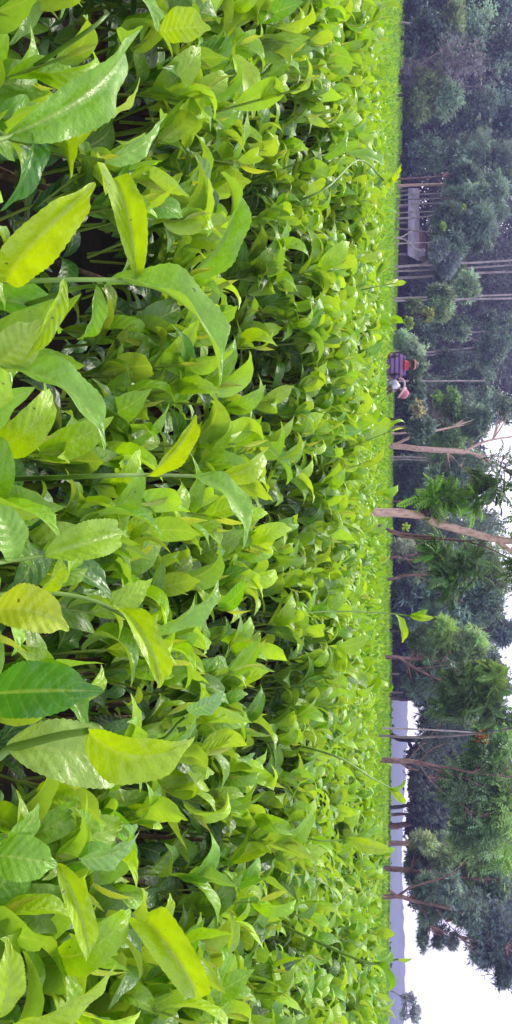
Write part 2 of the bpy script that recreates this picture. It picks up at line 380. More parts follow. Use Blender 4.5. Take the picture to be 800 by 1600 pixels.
# old leaves below the shoots
xu, yu = sample(.22, FIELD_Y, 900)
k = ~(in_gap(xu, yu) & (rng.random(len(xu)) < .97)); xu, yu = xu[k], yu[k]
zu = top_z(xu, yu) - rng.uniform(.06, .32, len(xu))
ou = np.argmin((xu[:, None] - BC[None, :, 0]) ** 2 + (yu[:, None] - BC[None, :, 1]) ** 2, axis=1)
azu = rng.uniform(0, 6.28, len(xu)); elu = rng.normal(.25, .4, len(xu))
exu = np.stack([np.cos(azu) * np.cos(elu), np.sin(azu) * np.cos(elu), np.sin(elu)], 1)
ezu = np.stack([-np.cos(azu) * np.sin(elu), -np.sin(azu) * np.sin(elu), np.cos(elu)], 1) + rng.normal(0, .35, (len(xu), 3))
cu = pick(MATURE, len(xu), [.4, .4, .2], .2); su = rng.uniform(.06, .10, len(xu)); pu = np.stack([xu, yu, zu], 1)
for b, bo in enumerate(bushes):
    bag = Bag(); off = (*BUSH[b], 0)
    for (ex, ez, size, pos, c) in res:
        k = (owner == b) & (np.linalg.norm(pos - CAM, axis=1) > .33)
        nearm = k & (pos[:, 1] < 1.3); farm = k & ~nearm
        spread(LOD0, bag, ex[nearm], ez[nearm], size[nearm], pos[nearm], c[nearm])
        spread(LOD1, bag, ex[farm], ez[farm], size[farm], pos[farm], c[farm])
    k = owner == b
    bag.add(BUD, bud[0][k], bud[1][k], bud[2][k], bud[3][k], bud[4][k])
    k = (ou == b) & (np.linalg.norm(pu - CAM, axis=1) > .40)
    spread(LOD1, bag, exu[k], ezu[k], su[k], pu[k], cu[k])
    for i in np.nonzero(owner == b)[0]:
        q = base[i]; tp = tipp[i]
        v_, q_ = tube([q - [0, 0, .04], (q + tp) / 2, tp], [.0019, .0011], seg=4, smooth=1); bag.raw(v_, q_, (.13, .22, .03))
    bag.build('foliage', 'tea_leaf', bo, off)
    tw = Solid(); cx, cy = BUSH[b]
    for i in range(46):
        a = rng.uniform(0, 6.28); r = rng.uniform(.1, .6)
        ex_, ey_ = cx + r * math.cos(a), cy + r * math.sin(a)
        tz = float(top_z(np.array([ex_]), np.array([ey_]))[0]) - .05
        if math.hypot(ex_, ey_) < .5: continue
        tw.tube([(cx + .05 * math.cos(a), cy + .05 * math.sin(a), 0), (cx + .35 * r * math.cos(a + .3), cy + .35 * r * math.sin(a + .3), .35), (cx + .8 * r * math.cos(a), cy + .8 * r * math.sin(a), .6 * tz + .1), (ex_, ey_, tz)], [.014, .009, .006, .003], seg=5, smooth=3, jit=.15)
    tw.build('branches', 'twig', bo, off)

# single large shoots that stand out, parts of their bush
def aimed_leaf(parent, base, tip, width, bend=.5, fold=.4, nrmhint=(0, -1, .3), col=(.2, .36, .02), side=0., tw=0., off=(0, 0, 0), seed=0, label=None):
    base = np.asarray(base); tip = np.asarray(tip)
    tm = leaf_tmpl(44, 4, bend * 1.9, fold * 1.4, .12, .022, side * 2.0, tw * 1.6, .235, seed)
    V, Q, uv = tm
    # straight chord of the template from base to tip
    t = V[-4]; L = np.linalg.norm(t); ex_t = t / L
    zt = np.array([0, 0, 1.0]); ey_t = nrm(np.cross(zt, ex_t)); ez_t = np.cross(ex_t, ey_t)
    loc = np.stack([V @ ex_t, V @ ey_t, V @ ez_t], 1)
    d = tip - base; D = np.linalg.norm(d); ex = d / D
    nh = np.asarray(nrmhint, float); ez = nrm(nh - ex * (nh @ ex)); ey = np.cross(ez, ex)
    s = D / L; w = width / (.47 * s)
    W_ = base + s * (loc[:, :1] * ex + loc[:, 1:2] * w * ey + loc[:, 2:3] * ez) - np.asarray(off)
    o = link_mesh('leaf', W_, Q, 'tea_leaf', parent, np.tile([col], (len(V), 1)), uv)
    if label: o['label'] = label
    return o
def big_shoot(b, stem_px, leaves, r=.0016, bud=None, label=None):
    """stem_px: list of (px,py,d); leaves: (bpx,bpy,bd, tpx,tpy,td, width_px, bend, fold, side, colour, facing)"""
    off = (*BUSH[b], 0)
    pts = [P(*q) for q in stem_px]; pts.insert(0, pts[0] + np.array([0, .10, -.16]))
    st = Solid().tube(pts, [r * 1.3, r * .8], seg=6, smooth=5)
    s = st.build('shoot', 'shoot_stem', bushes[b], off)
    if label: s['label'] = label
    view = np.array([0, -1.0, .35])
    for k, (b0, b1, bd, t0, t1, td, w, bend, fold, side, col, face) in enumerate(leaves):
        n = -fwd * .6 + RT * face[0] * 1.4 + UP * (face[1] * 1.1 + .2)
        aimed_leaf(s, P(b0, b1, bd), P(t0, t1, td), w * .95 / F * (bd + td) / 2, bend, fold, n, col, side, 0.15 * (-1) ** k, off, k)
    if bud:
        aimed_leaf(s, P(*bud[:3]), P(*bud[3:6]), bud[6] / F * bud[2], .4, 1.0, -fwd, (.34, .42, .05), 0, .3, off).name = 'bud'
    return s
YE = (.33, .47, .004); YG = (.29, .45, .006); G1 = (.16, .35, .012); G2 = (.06, .21, .018); PALE = (.19, .38, .04); DK = (.05, .16, .03)
# (bush index, stem, leaves)
big_shoot(0, [(-60, 205, .50), (20, 218, .49), (100, 238, .48), (165, 252, .475)],
  [(165, 252, .475, 250, 170, .50, 40, .5, .3, .5, PALE, (0.2, .7)), (95, 236, .48, 165, 165, .56, 62, -.4, .5, -.3, YG, (-.3, .2)),
   (60, 226, .49, 110, 280, .46, 20, .5, .8, 0, YG, (0, .4))], bud=(165, 252, .475, 190, 245, .47, 6), label='curved pale shoot at the upper left edge of the photo')
big_shoot(0, [(-60, 240, .42), (10, 215, .43), (60, 190, .45)], [(10, 212, .43, 182, 45, .52, 95, .45, .4, .4, G1, (.2, .5)), (50, 192, .45, 0, 330, .44, 50, .6, .5, 0, G2, (.5, .3))])
big_shoot(0, [(-60, 445, .46), (30, 440, .46), (110, 437, .47), (220, 437, .50), (300, 432, .53)],
  [(10, 440, .45, 148, 285, .42, 88, .8, .5, -.45, YE, (.4, -.2)), (100, 438, .46, 40, 560, .45, 36, .6, .5, .3, YG, (.2, .2)),
   (215, 437, .50, 165, 305, .55, 62, .9, .5, .4, YG, (.2, .0)), (295, 432, .53, 345, 270, .55, 46, .6, .6, .5, G1, (.2, .5))],
  bud=(300, 432, .53, 335, 420, .52, 8), label='long shoot with the bright yellow leaf near the left edge')
big_shoot(0, [(60, 470, .54), (120, 450, .52), (165, 446, .50)], [(165, 446, .50, 342, 605, .49, 95, .7, .5, -.35, PALE, (-.5, .5)), (150, 446, .50, 120, 530, .52, 40, .6, .6, 0, G1, (.1, .4))])
big_shoot(0, [(-60, 590, .44), (-10, 575, .46)], [(0, 576, .46, 163, 705, .47, 88, .6, .45, -.25, PALE, (-.5, .6)), (-10, 575, .46, 62, 500, .46, 80, .3, .5, 0, (.30, .44, .06), (-.1, .5))])
big_shoot(1, [(-60, 1185, .42), (20, 1168, .41), (90, 1150, .40), (140, 1142, .395)],
  [(-30, 1085, .42, 163, 1080, .41, 108, .35, .35, .1, G2, (-.25, .6)), (138, 1142, .395, 305, 1150, .40, 98, .7, .55, .45, YG, (.1, .05)),
   (10, 1165, .41, 205, 1215, .44, 115, .5, .35, -.1, (.26, .40, .07), (-.2, .7))], r=.0022, label='thick shoot carrying the largest leaves at the left edge')
big_shoot(1, [(-60, 930, .50), (60, 925, .52), (150, 940, .54), (230, 985, .55)],
  [(230, 985, .55, 340, 905, .57, 58, .6, .5, -.4, PALE, (.3, .6)), (185, 955, .545, 245, 1075, .53, 52, 1.2, .5, .3, YG, (-.1, .1)), (60, 925, .52, 95, 860, .5, 40, .4, .6, 0, YG, (0, .3))])
big_shoot(1, [(-60, 880, .46), (20, 875, .47), (70, 868, .48)], [(70, 868, .48, 190, 832, .52, 72, .4, .8, .1, (.25, .42, .03), (-.3, .5)), (20, 876, .47, -20, 780, .45, 70, .5, .4, 0, PALE, (0, .6))])
big_shoot(1, [(-60, 960, .40), (-10, 960, .40)], [(-10, 955, .40, 108, 985, .40, 92, .5, .6, -.2, (.34, .44, .02), (-.2, .3))])
big_shoot(1, [(-60, 1330, .45), (-20, 1335, .45)], [(-20, 1335, .45, 90, 1352, .46, 82, .5, .3, 0, G1, (-.2, .7)), (-20, 1335, .45, 60, 1255, .47, 60, .5, .4, 0, G1, (.2, .6))])
big_shoot(1, [(40, 1345, .52), (90, 1350, .51), (125, 1342, .50)], [(125, 1342, .50, 218, 1298, .52, 62, .4, .4, .2, (.20, .38, .09), (.2, .7)), (90, 1350, .50, 135, 1500, .50, 48, .7, .5, -.2, YG, (-.1, .1))])
big_shoot(2, [(-40, 1610, .44), (20, 1600, .44)], [(15, 1600, .44, 182, 1505, .46, 76, .4, .4, -.1, YG, (.2, .5)), (0, 1590, .43, 10, 1465, .43, 60, .4, .4, 0, YG, (.3, .4))])
big_shoot(2, [(100, 1450, .56), (180, 1448, .56), (245, 1448, .56)], [(225, 1448, .56, 300, 1560, .53, 66, 1.5, .5, .3, YG, (-.1, .1)), (240, 1450, .56, 265, 1395, .57, 26, .6, .5, 0, YG, (.1, .3))])
big_shoot(1, [(120, 745, .62), (230, 742, .64), (340, 745, .68)], [(342, 745, .68, 405, 700, .70, 44, 1.0, .6, .3, YG, (.1, .1)), (230, 742, .64, 305, 648, .63, 36, .7, .6, -.5, YE, (.3, .1)), (300, 744, .66, 378, 860, .66, 62, .7, .4, -.3, PALE, (-.4, .6))], r=.0018)
big_shoot(4, [(395, 120, 1.18), (415, 105, 1.19), (430, 90, 1.2)], [(360, 85, .95, 395, 185, .98, 60, .4, .5, 0, YG, (0, .5)), (430, 90, 1.2, 470, 115, 1.2, 40, .3, .4, 0, PALE, (0, .8))])
big_shoot(4, [(480, 250, 1.58), (510, 242, 1.6), (540, 240, 1.62)], [(505, 245, 1.6, 535, 190, 1.6, 22, .8, .6, .5, G1, (.3, .2)), (540, 240, 1.6, 600, 265, 1.7, 24, .4, .5, 0, PALE, (0, .7))])
big_shoot(4, [(500, 300, 1.7), (560, 250, 1.9), (600, 282, 1.95)], [(600, 290, 1.95, 627, 256, 1.9, 16, .5, .6, -.6, YE, (.3, .1)), (590, 275, 1.95, 610, 305, 1.9, 12, .5, .5, 0, PALE, (0, .6))], r=.002, label='yellow tipped shoot rising over the horizon above the shed')
big_shoot(5, [(570, 452, 2.1), (600, 445, 2.1), (618, 443, 2.1)], [(617, 443, 2.1, 635, 441, 2.1, 11, .3, .3, 0, YG, (0, .5)), (600, 446, 2.1, 622, 440, 2.2, 12, .3, .3, 0, YG, (0, .5))], r=.0018)
big_shoot(6, [(430, 960, 1.7), (520, 955, 1.75), (600, 958, 1.8), (640, 962, 1.8)],
  [(640, 962, 1.8, 678, 965, 1.8, 13, .5, .6, .2, YG, (0, .3)), (640, 962, 1.8, 668, 952, 1.8, 15, .5, .5, 0, G1, (0, .5)), (618, 960, 1.8, 628, 1004, 1.78, 15, .8, .4, .3, YG, (.1, .1))], r=.0016, label='tallest shoot, standing clear above the horizon beside the bent trunk')
big_shoot(7, [(520, 1180, 1.6), (580, 1215, 1.65), (612, 1232, 1.7)], [(610, 1230, 1.7, 633, 1256, 1.7, 15, .7, .4, .2, YG, (.1, .1)), (606, 1230, 1.7, 634, 1212, 1.7, 8, .7, .6, .5, PALE, (0, .4))], r=.0019)
big_shoot(7, [(480, 1310, 1.4), (540, 1312, 1.4)], [(540, 1311, 1.4, 615, 1330, 1.4, 26, .3, .4, .1, YG, (0, .6)), (536, 1311, 1.4, 590, 1270, 1.45, 20, .5, .5, .2, G1, (.2, .4))])
big_shoot(7, [(560, 1500, 1.3), (600, 1502, 1.3), (622, 1499, 1.3)], [(622, 1499, 1.3, 645, 1497, 1.3, 9, .3, .4, 0, YG, (0, .5)), (580, 1500, 1.3, 612, 1480, 1.3, 28, .8, .5, .3, G1, (.1, .4)), (585, 1505, 1.3, 605, 1548, 1.28, 20, 1.2, .5, .3, G1, (-.1, .2))], r=.0019)
big_shoot(0, [(120, 60, .62), (170, 20, .62)], [(185, -10, .60, 245, 50, .58, 60, .5, .4, .2, PALE, (0, .8)), (250, 50, .62, 330, 45, .62, 70, .3, .5, 0, YG, (0, .4)), (150, 178, .66, 218, 120, .62, 50, .4, .3, .2, (.28, .42, .14), (.1, .9))])
big_shoot(1, [(220, 1160, .70), (290, 1120, .66)], [(292, 1110, .66, 350, 1080, .66, 56, .4, .3, 0, (.16, .34, .10), (0, .8))])

# the rest of the field: one mass of leaves over a closed canopy
field = Bag()
x, y = sample(FIELD_Y, 5.2, 300, 1.2)
res, bud, base, tipp, ax = shoots(x, y, None, 1)
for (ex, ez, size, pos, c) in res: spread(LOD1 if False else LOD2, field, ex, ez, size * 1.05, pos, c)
field.add(LOD3[0], bud[0], bud[1], bud[2], bud[3], bud[4])
x, y = sample(5.2, 10, 260, 1.5)
res, bud, base, tipp, ax = shoots(x, y, None, 1, nleaf=4)
for (ex, ez, size, pos, c) in res: spread(LOD2[:2], field, ex, ez, size * 1.15, pos, c)
x, y = sample(10, 22, 190, 2)
res, bud, base, tipp, ax = shoots(x, y, None, 1, nleaf=3)
for (ex, ez, size, pos, c) in res: spread(LOD3, field, ex, ez, size * 1.35, pos, c)
x, y = sample(22, 54, 95, 3)
res, bud, base, tipp, ax = shoots(x, y, None, 1, nleaf=2)
for (ex, ez, size, pos, c) in res: spread(LOD3, field, ex, ez, size * 2.0, pos, c)
# understorey leaves so no plain surface shows through
x, y = sample(FIELD_Y - .1, 7, 700, 1.2)
n = len(x); a = rng.uniform(0, 6.28, n); e = rng.normal(.3, .4, n)
ex = np.stack([np.cos(a) * np.cos(e), np.sin(a) * np.cos(e), np.sin(e)], 1); ez = np.stack([-np.cos(a) * np.sin(e), -np.sin(a) * np.sin(e), np.cos(e)], 1)
spread(LOD3, field, ex, ez, rng.uniform(.05, .085, n), np.stack([x, y, top_z(x, y) - rng.uniform(.03, .16, n)], 1), pick(MATURE, n, None, .2))
fo = field.build('tea_field', 'tea_leaf_far')
tag(fo, 'bright green clipped tea field running back to the trees', 'tea field', kind='stuff')
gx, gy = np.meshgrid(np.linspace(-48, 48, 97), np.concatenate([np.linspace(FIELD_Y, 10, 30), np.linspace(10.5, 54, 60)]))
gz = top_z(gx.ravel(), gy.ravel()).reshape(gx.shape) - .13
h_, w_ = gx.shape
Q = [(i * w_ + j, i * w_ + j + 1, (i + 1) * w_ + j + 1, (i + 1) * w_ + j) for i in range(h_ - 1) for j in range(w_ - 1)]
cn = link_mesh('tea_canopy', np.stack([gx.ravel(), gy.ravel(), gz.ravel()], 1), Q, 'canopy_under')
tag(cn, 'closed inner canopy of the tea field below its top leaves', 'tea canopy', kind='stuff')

# ------------------------------------------------------------------ ground, hills
g = link_mesh('ground', [(-485, -60, 0), (485, -60, 0), (485, 358, 0), (-485, 358, 0)], [(0, 1, 2, 3)], 'ground', smooth=False); tag(g, kind='structure')
s_ = link_mesh('soil', [(-6, -1, .004), (6, -1, .004), (30, 54, .004), (-30, 54, .004)], [(0, 1, 2, 3)], 'soil', smooth=False); tag(s_, kind='structure')
hx = np.linspace(-420, 475, 601); hy = np.linspace(240, 340, 15)
X, Y = np.meshgrid(hx, hy)
prof = np.sin(np.clip((Y - 240) / 100, 0, 1) * math.pi) ** .7
H = (5.0 + .8 * np.sin(X / 35 + 1) + .5 * np.sin(X / 13 + 2) + X / 300 + rng.normal(0, .3, X.shape))
Z = prof * H
h_, w_ = X.shape
Q = [(i * w_ + j, i * w_ + j + 1, (i + 1) * w_ + j + 1, (i + 1) * w_ + j) for i in range(h_ - 1) for j in range(w_ - 1)]
o = link_mesh('hills', np.stack([X.ravel(), Y.ravel(), Z.ravel()], 1), Q, 'hill'); tag(o, kind='structure')

# ------------------------------------------------------------------ trees
def sprig(nl=5, w=.16, spreadz=.5, seed=0):
    r = np.random.default_rng(seed); V = []; Q = []
    for k in range(nl):
        a = r.uniform(-1.3, 1.3); e = r.uniform(-spreadz, spreadz); o = r.uniform(0, .35)
        d = np.array([math.cos(a) * math.cos(e), math.sin(a) * math.cos(e), math.sin(e)]); s = nrm(np.cross(d, r.normal(0, 1, 3)))
        b = np.array([o, 0, 0]); L = r.uniform(.45, .7); i = len(V)
        V += [b, b + d * L * .5 - s * w, b + d * L, b + d * L * .5 + s * w]; Q.append((i, i + 1, i + 2, i + 3))
    return np.array(V), np.array(Q), np.zeros((len(V), 2))
def frond(pairs=8, ll=.26, w=.06, droop=.9, seed=0, ang=62):
    """pinnate leaf: curved midrib with paired leaflets"""
    r = np.random.default_rng(seed); V = []; Q = []; s = np.linspace(0, 1, pairs + 2)
    th = .3 - droop * s; x = np.concatenate([[0], np.cumsum(np.cos(th[1:]) / (pairs + 1))]); z = np.concatenate([[0], np.cumsum(np.sin(th[1:]) / (pairs + 1))])
    for i in range(len(s) - 1):
        k = len(V); V += [np.array([x[i], -.007, z[i]]), np.array([x[i + 1], -.007, z[i + 1]]), np.array([x[i + 1], .007, z[i + 1]]), np.array([x[i], .007, z[i]])]; Q.append((k, k + 1, k + 2, k + 3))
    for i in range(1, pairs + 2):
        f = math.sin(math.pi * min(.95, .15 + .8 * i / (pairs + 1))) ** .6
        for sg in (-1, 1):
            a = rad(ang) * (1 if i <= pairs else .3); d = np.array([math.cos(a) * math.cos(th[i]), sg * math.sin(a), math.sin(th[i]) * math.cos(a) - .25 + r.normal(0, .12)])
            d /= np.linalg.norm(d); n = np.cross(d, [0, sg * .2, 1]); n /= np.linalg.norm(n)
            b = np.array([x[i], 0, z[i]]); L = ll * f * r.uniform(.85, 1.1); k = len(V)
            V += [b, b + d * L * .45 - n * w, b + d * L, b + d * L * .45 + n * w]; Q.append((k, k + 1, k + 2, k + 3))
    return np.array(V), np.array(Q), np.zeros((len(V), 2))
SPRIG = [sprig(5, .15, .6, k) for k in range(5)]
FINE = [sprig(9, .045, .7, 10 + k) for k in range(5)]           # narrow feathery leaves
FROND = [frond(8, .24, .055, .9, k) for k in range(3)] + [frond(7, .26, .06, 1.4, 9)]
FROND_LOW = [frond(4, .26, .07, 1.0, k) for k in range(3)]
STY = {'broad': (SPRIG, .26, .15), 'fine': (FINE, .46, -.5), 'frond': (FROND, .36, -.1), 'frondlow': (FROND_LOW, .5, -.3)}
def crown(bag, cen, R, n, style, col, size=1.0, clumps=10, cvar=.22, droop=None, tight=.36):
    clumps = int(clumps * 1.8)
    """leaf clumps spread through an ellipsoid"""
    tms, sz, dr = STY[style]
    if droop is not None: dr = droop
    cen = np.asarray(cen); R = np.asarray(R)
    d = nrm(rng.normal(0, 1, (clumps, 3))); rr = rng.uniform(.2, 1, (clumps, 1)) ** .6 * .85
    cc = d * rr
    cs = rng.uniform(.6, 1.25, clumps) * tight; cb = np.clip(1 + rng.normal(0, cvar * 1.7, clumps), .45, 1.8)
    w = cs ** 2; squ = rng.uniform(.5, 1.5, (clumps, 3)); squ[:, 2] *= .7; k = rng.choice(clumps, n, p=w / w.sum())
    dd = nrm(rng.normal(0, 1, (n, 3))) * (rng.random((n, 1)) ** .5) * np.where(rng.random((n, 1)) < .38, rng.uniform(1, 2.2, (n, 1)), 1)
    q = cc[k] + dd * cs[k][:, None] * squ[k]
    pos = cen + q * R
    outw = nrm(dd + rng.normal(0, .5, (n, 3)) + np.array([0, 0, dr]))
    ez = nrm(np.array([0, 0, 1.0]) + rng.normal(0, .5, (n, 3)))
    c = np.asarray(col)[None] * np.clip(cb[k][:, None] * (1 + rng.normal(0, .16, (n, 1))), .3, 2) * (1 + rng.normal(0, .05, (n, 3)))
    s = sz * size * rng.uniform(.7, 1.3, n)
    spread(tms, bag, outw, ez, s, pos, np.clip(c, .004, 1))
    return cen + cc * R
LB = np.array([2.6, 2.3, 2.9])
def tree(name, label, D, trunks, crowns, bk='bark_grey', group='trees beyond the tea field', cat='tree', leafmat='tree_leaf', ground=True, limbs=True, twigs=0, extra_h=0):
    """trunks: [([(px,py[,d])...], r0, r1)] metres; crowns: [(px,py,rx,ry,n,style,col,size,clumps[,dD])] in photo pixels at depth D"""
    p0 = trunks[0][0][0]
    b = P(p0[0], p0[1], D); root = np.array([b[0], b[1], 0.0])
    t = thing(name, tuple(root), label, cat, group)
    so_ = Solid(); ends = []
    for ti, (pts, ra, rb) in enumerate(trunks):
        w = [P(q[0], q[1], q[2] if len(q) > 2 else D) for q in pts]
        if ti == 0 and ground: w = [root, *w] if w[0][2] > .15 else w
        so_.tube(w, [ra, rb], seg=8 if ra * F / D > 5 else 6, smooth=4, jit=.06); ends += [a_ * (1 - f_) + b_ * f_ for a_, b_ in zip(w[:-1], w[1:]) for f_ in (.0, .5, 1) if a_[2] > 1.3] or [w[-1]]
    bag = Bag(); nn = 0
    for c in crowns:
        px, py, rx, ry, n, style, col, size, cl = c[:9]
        dd = c[9] if len(c) > 9 else ((rx + ry) * .5 * D / F * .9 if bk in ('bark_red', 'bark_pink') and D > 10 else 0)
        cen = P(px, py, D + dd); k = (D + dd) / F
        R = np.array([ry * k, (rx + ry) * .5 * k, rx * k])
        cc = crown(bag, cen, R, int(n * (1.2 if style == 'frond' else .95)), style, np.asarray(col) * LB, size * (1 if 'frond' in style else .8), cl)
        nn += 1
        if limbs:
            e = min(ends, key=lambda q: np.linalg.norm(q + np.array([0, 0, .5]) - cen))
            for q in cc[:min(5, len(cc))] if np.linalg.norm(e - cen) < 2.2 * R.max() + .6 else []:
                mid = (e + q) / 2 + rng.normal(0, .06, 3) * np.linalg.norm(q - e)
                so_.tube([e, mid, q], [.028 * D / 30 + .004, .006 * D / 30], seg=5, smooth=3, jit=.1)
    for k in range(twigs):
        e = ends[k % len(ends)]
    so_.build('trunk', bk, t, root)
    if nn: bag.build('crown', leafmat, t, root)
    return t
A_ = (.030, .060, .050); B_ = (.050, .085, .065); C_ = (.075, .125, .085); D_ = (.062, .095, .042); E_ = (.055, .11, .035); BRT = (.10, .17, .02); BL = (.075, .105, .105); PU = (.06, .065, .075)
# --- far left block (top right of the photo)
tree('broadleaf_tree', 'dark dense tree filling the top right corner of the photo', 36, [([(618, 15), (680, 20), (740, 22)], .16, .07)],
     [(700, 8, 40, 40, 2600, 'broad', A_, 1, 12), (765, 20, 38, 38, 2200, 'broad', A_, 1, 12), (650, 15, 25, 40, 1500, 'broad', A_, 1, 8)], 'bark_dark')
tree('broadleaf_tree', 'blue green rounded tree low beside the twiggy bare tree, nearest the top edge', 32, [([(618, 60), (660, 56), (690, 55)], .10, .05)],
     [(665, 48, 28, 28, 1900, 'broad', B_, 1, 12), (690, 62, 30, 30, 1900, 'broad', B_, 1, 12), (645, 75, 15, 22, 900, 'broad', B_, 1, 8), (712, 30, 20, 22, 900, 'fine', D_, 1, 7)], 'bark_dark')
tree('broadleaf_tree', 'grey green tree with one pale bare stem showing, top right of the photo', 34, [([(618, 35), (670, 40), (730, 38)], .06, .04)],
     [(745, 45, 40, 35, 2400, 'broad', C_, .9, 12), (790, 70, 30, 40, 1800, 'broad', B_, 1, 10)], 'bark_pale')
tw = [([(608, 110), (640, 108), (668, 104)], .10, .05), ([(650, 107), (672, 90), (700, 72), (735, 60)], .035, .008), ([(660, 106), (690, 110), (730, 96), (775, 90)], .03, .008), ([(664, 105), (700, 128), (740, 135), (780, 128)], .03, .008),
      ([(655, 106), (662, 95), (672, 92)], .02, .006), ([(680, 110), (700, 118), (722, 145)], .02, .006), ([(700, 110), (730, 118), (765, 150)], .02, .005), ([(690, 84), (720, 90), (760, 72)], .015, .005), ([(720, 98), (745, 105), (790, 108)], .014, .005)]
for k in range(26):
    a = random.uniform(660, 760); c = random.uniform(75, 140); tw.append(([(a, c), (a + random.uniform(8, 25), c + random.uniform(-14, 14)), (a + random.uniform(25, 50), c + random.uniform(-26, 26))], .010, .003))
tree('bare_tree', 'twiggy grey purple tree, almost leafless, in the dark left block of wood', 30, tw, [(720, 105, 50, 45, 420, 'fine', PU, .7, 14), (640, 120, 15, 18, 300, 'fine', PU, .8, 6)], 'bark_grey')
tree('weeping_tree', 'soft green drooping tree just past the twiggy bare tree', 30, [([(616, 150), (640, 148), (670, 146)], .08, .04)],
     [(672, 140, 25, 24, 1300, 'fine', D_, 1, 9), (655, 160, 22, 24, 1200, 'fine', D_, 1, 9), (700, 158, 18, 20, 700, 'fine', C_, 1, 7)], 'bark_dark')
tree('broadleaf_tree', 'tall dark tree halfway between the bare tree and the shed', 38, [([(616, 200), (680, 198), (760, 195)], .15, .07)],
     [(690, 195, 34, 34, 2200, 'broad', B_, 1, 13), (745, 180, 40, 40, 2600, 'broad', B_, 1, 14), (650, 200, 24, 34, 1700, 'broad', A_, 1, 9), (790, 200, 30, 45, 2000, 'broad', A_, 1, 10)], 'bark_dark')
tree('broadleaf_tree', 'tall grey purple tree close before the row of slim trunks', 36, [([(616, 245), (680, 247), (760, 250)], .14, .07)],
     [(735, 250, 42, 38, 2800, 'fine', C_, 1, 14), (680, 240, 38, 26, 1900, 'broad', C_, .9, 10), (785, 255, 30, 44, 2000, 'fine', B_, 1, 10), (650, 250, 20, 20, 900, 'broad', B_, 1, 7)], 'bark_dark')
tree('broadleaf_tree', 'far dark tree behind the bare tree with bright sky holes', 44, [([(618, 95), (700, 98), (790, 96)], .18, .09)],
     [(780, 110, 36, 60, 2600, 'broad', A_, 1, 16), (720, 120, 40, 40, 1500, 'broad', A_, 1, 12)], 'bark_dark')
# --- slim trunks before the shed
slim = [(280, 691, .045, 'bark_red', 'slim reddish trunk, first of the row before the shed'), (291, 700, .085, 'bark_pink', 'thickest trunk before the shed, pinkish bark'), (306, 702, .04, 'bark_pale', 'slim pale trunk next to the thickest one before the shed'),
        (313, 694, .035, 'bark_grey', 'thin grey trunk third from the thick one, before the shed'), (321, 700, .045, 'bark_pale', 'slim pale trunk at the middle of the shed roof'), (333, 690, .045, 'bark_pale', 'slim trunk in front of the lower half of the shed roof'), (342, 682, .055, 'bark_pale', 'last pale trunk of the row, leaning before the shed')]
for k, (u, tp, r, bk, lb) in enumerate(slim):
    tree('slim_tree', lb, 31 + (k % 3) * 1.5, [([(617, u), (650, u - 2), (tp, u - 5 + (k % 2) * 2)], r, r * .6)], [(722 + 8 * (k % 3), u - 4, 26, 17, 750, 'fine', C_ if k % 2 else B_, 1, 7)] + ([(760, u, 30, 22, 800, 'fine', B_, 1, 8)] if k % 2 else []), bk, 'slim trees in a row before the shed')
tree('feathery_tree', 'feathery blue green tree hanging over the shed roof, lime sprig in front', 30, [([(618, 357), (660, 362), (700, 362)], .05, .03)],
     [(700, 342, 20, 20, 1200, 'fine', C_, 1, 9), (708, 375, 26, 24, 1700, 'fine', C_, 1, 10), (745, 355, 34, 28, 1500, 'fine', B_, 1, 9), (693, 352, 4, 5, 90, 'broad', BRT, .5, 3, -1.5), (725, 322, 2, 3, 40, 'broad', BRT, .5, 2, -1.5)], 'bark_grey')
tree('forked_sapling', 'small leafless sapling forking low in front of the shed', 27, [([(614, 372), (622, 372)], .05, .045), ([(622, 372), (632, 368), (656, 352)], .035, .012), ([(622, 372), (635, 376), (648, 388), (662, 392)], .03, .012)], [], 'bark_pale', ground=True)
tree('slim_tree', 'short thin trunk right beside the forked sapling', 29, [([(617, 381), (640, 380), (668, 379)], .04, .02)], [(688, 392, 11, 11, 600, 'fine', BL, .8, 5)], 'bark_pale')
tree('silver_oak', 'tall straight tree with round blue green tuft, first past the shed', 30, [([(617, 417), (660, 414), (730, 411), (830, 405)], .065, .04)],
     [(684, 397, 13, 13, 900, 'fine', BL, .8, 6), (702, 413, 15, 14, 900, 'fine', BL, .8, 6), (835, 405, 20, 30, 600, 'fine', C_, 1, 6)], 'bark_pale')
tree('silver_oak', 'tall straight tree with yellow green tuft, second past the shed', 31, [([(617, 424), (680, 421), (760, 417), (830, 412)], .05, .035)],
     [(712, 418, 14, 12, 700, 'fine', D_, .9, 5), (698, 432, 14, 10, 600, 'fine', C_, .9, 5)], 'bark_pale')
tree('silver_oak', 'third tall straight trunk past the shed', 32, [([(617, 435), (680, 431), (760, 426), (830, 424)], .065, .045)], [(838, 430, 20, 30, 500, 'fine', B_, 1, 5)], 'bark_pale')
tree('silver_oak', 'very tall slender trunk, upper of the close pair', 28, [([(616, 466), (700, 464), (760, 462), (830, 459)], .042, .032)],
     [(733, 447, 16, 15, 900, 'fine', (.08, .13, .085), .9, 7), (722, 455, 14, 10, 400, 'fine', (.08, .13, .08), .9, 5)], 'bark_pale')
tree('silver_oak', 'very tall slender trunk with large green tuft, lower of the close pair', 27, [([(616, 470), (700, 468), (760, 467), (830, 466)], .042, .032)],
     [(692, 462, 16, 17, 1100, 'fine', (.09, .145, .085), .9, 7), (686, 482, 16, 14, 800, 'fine', (.085, .14, .07), .9, 6)], 'bark_pale')
tree('shrub', 'yellowish shrub low among the trunks past the shed', 25, [([(614, 498), (630, 494), (650, 490)], .02, .01)], [(667, 493, 9, 10, 500, 'broad', (.10, .13, .03), .6, 5), (638, 503, 7, 6, 260, 'broad', (.16, .24, .04), .6, 4), (645, 478, 16, 12, 700, 'broad', D_, .7, 6)], 'bark_dark', cat='shrub')
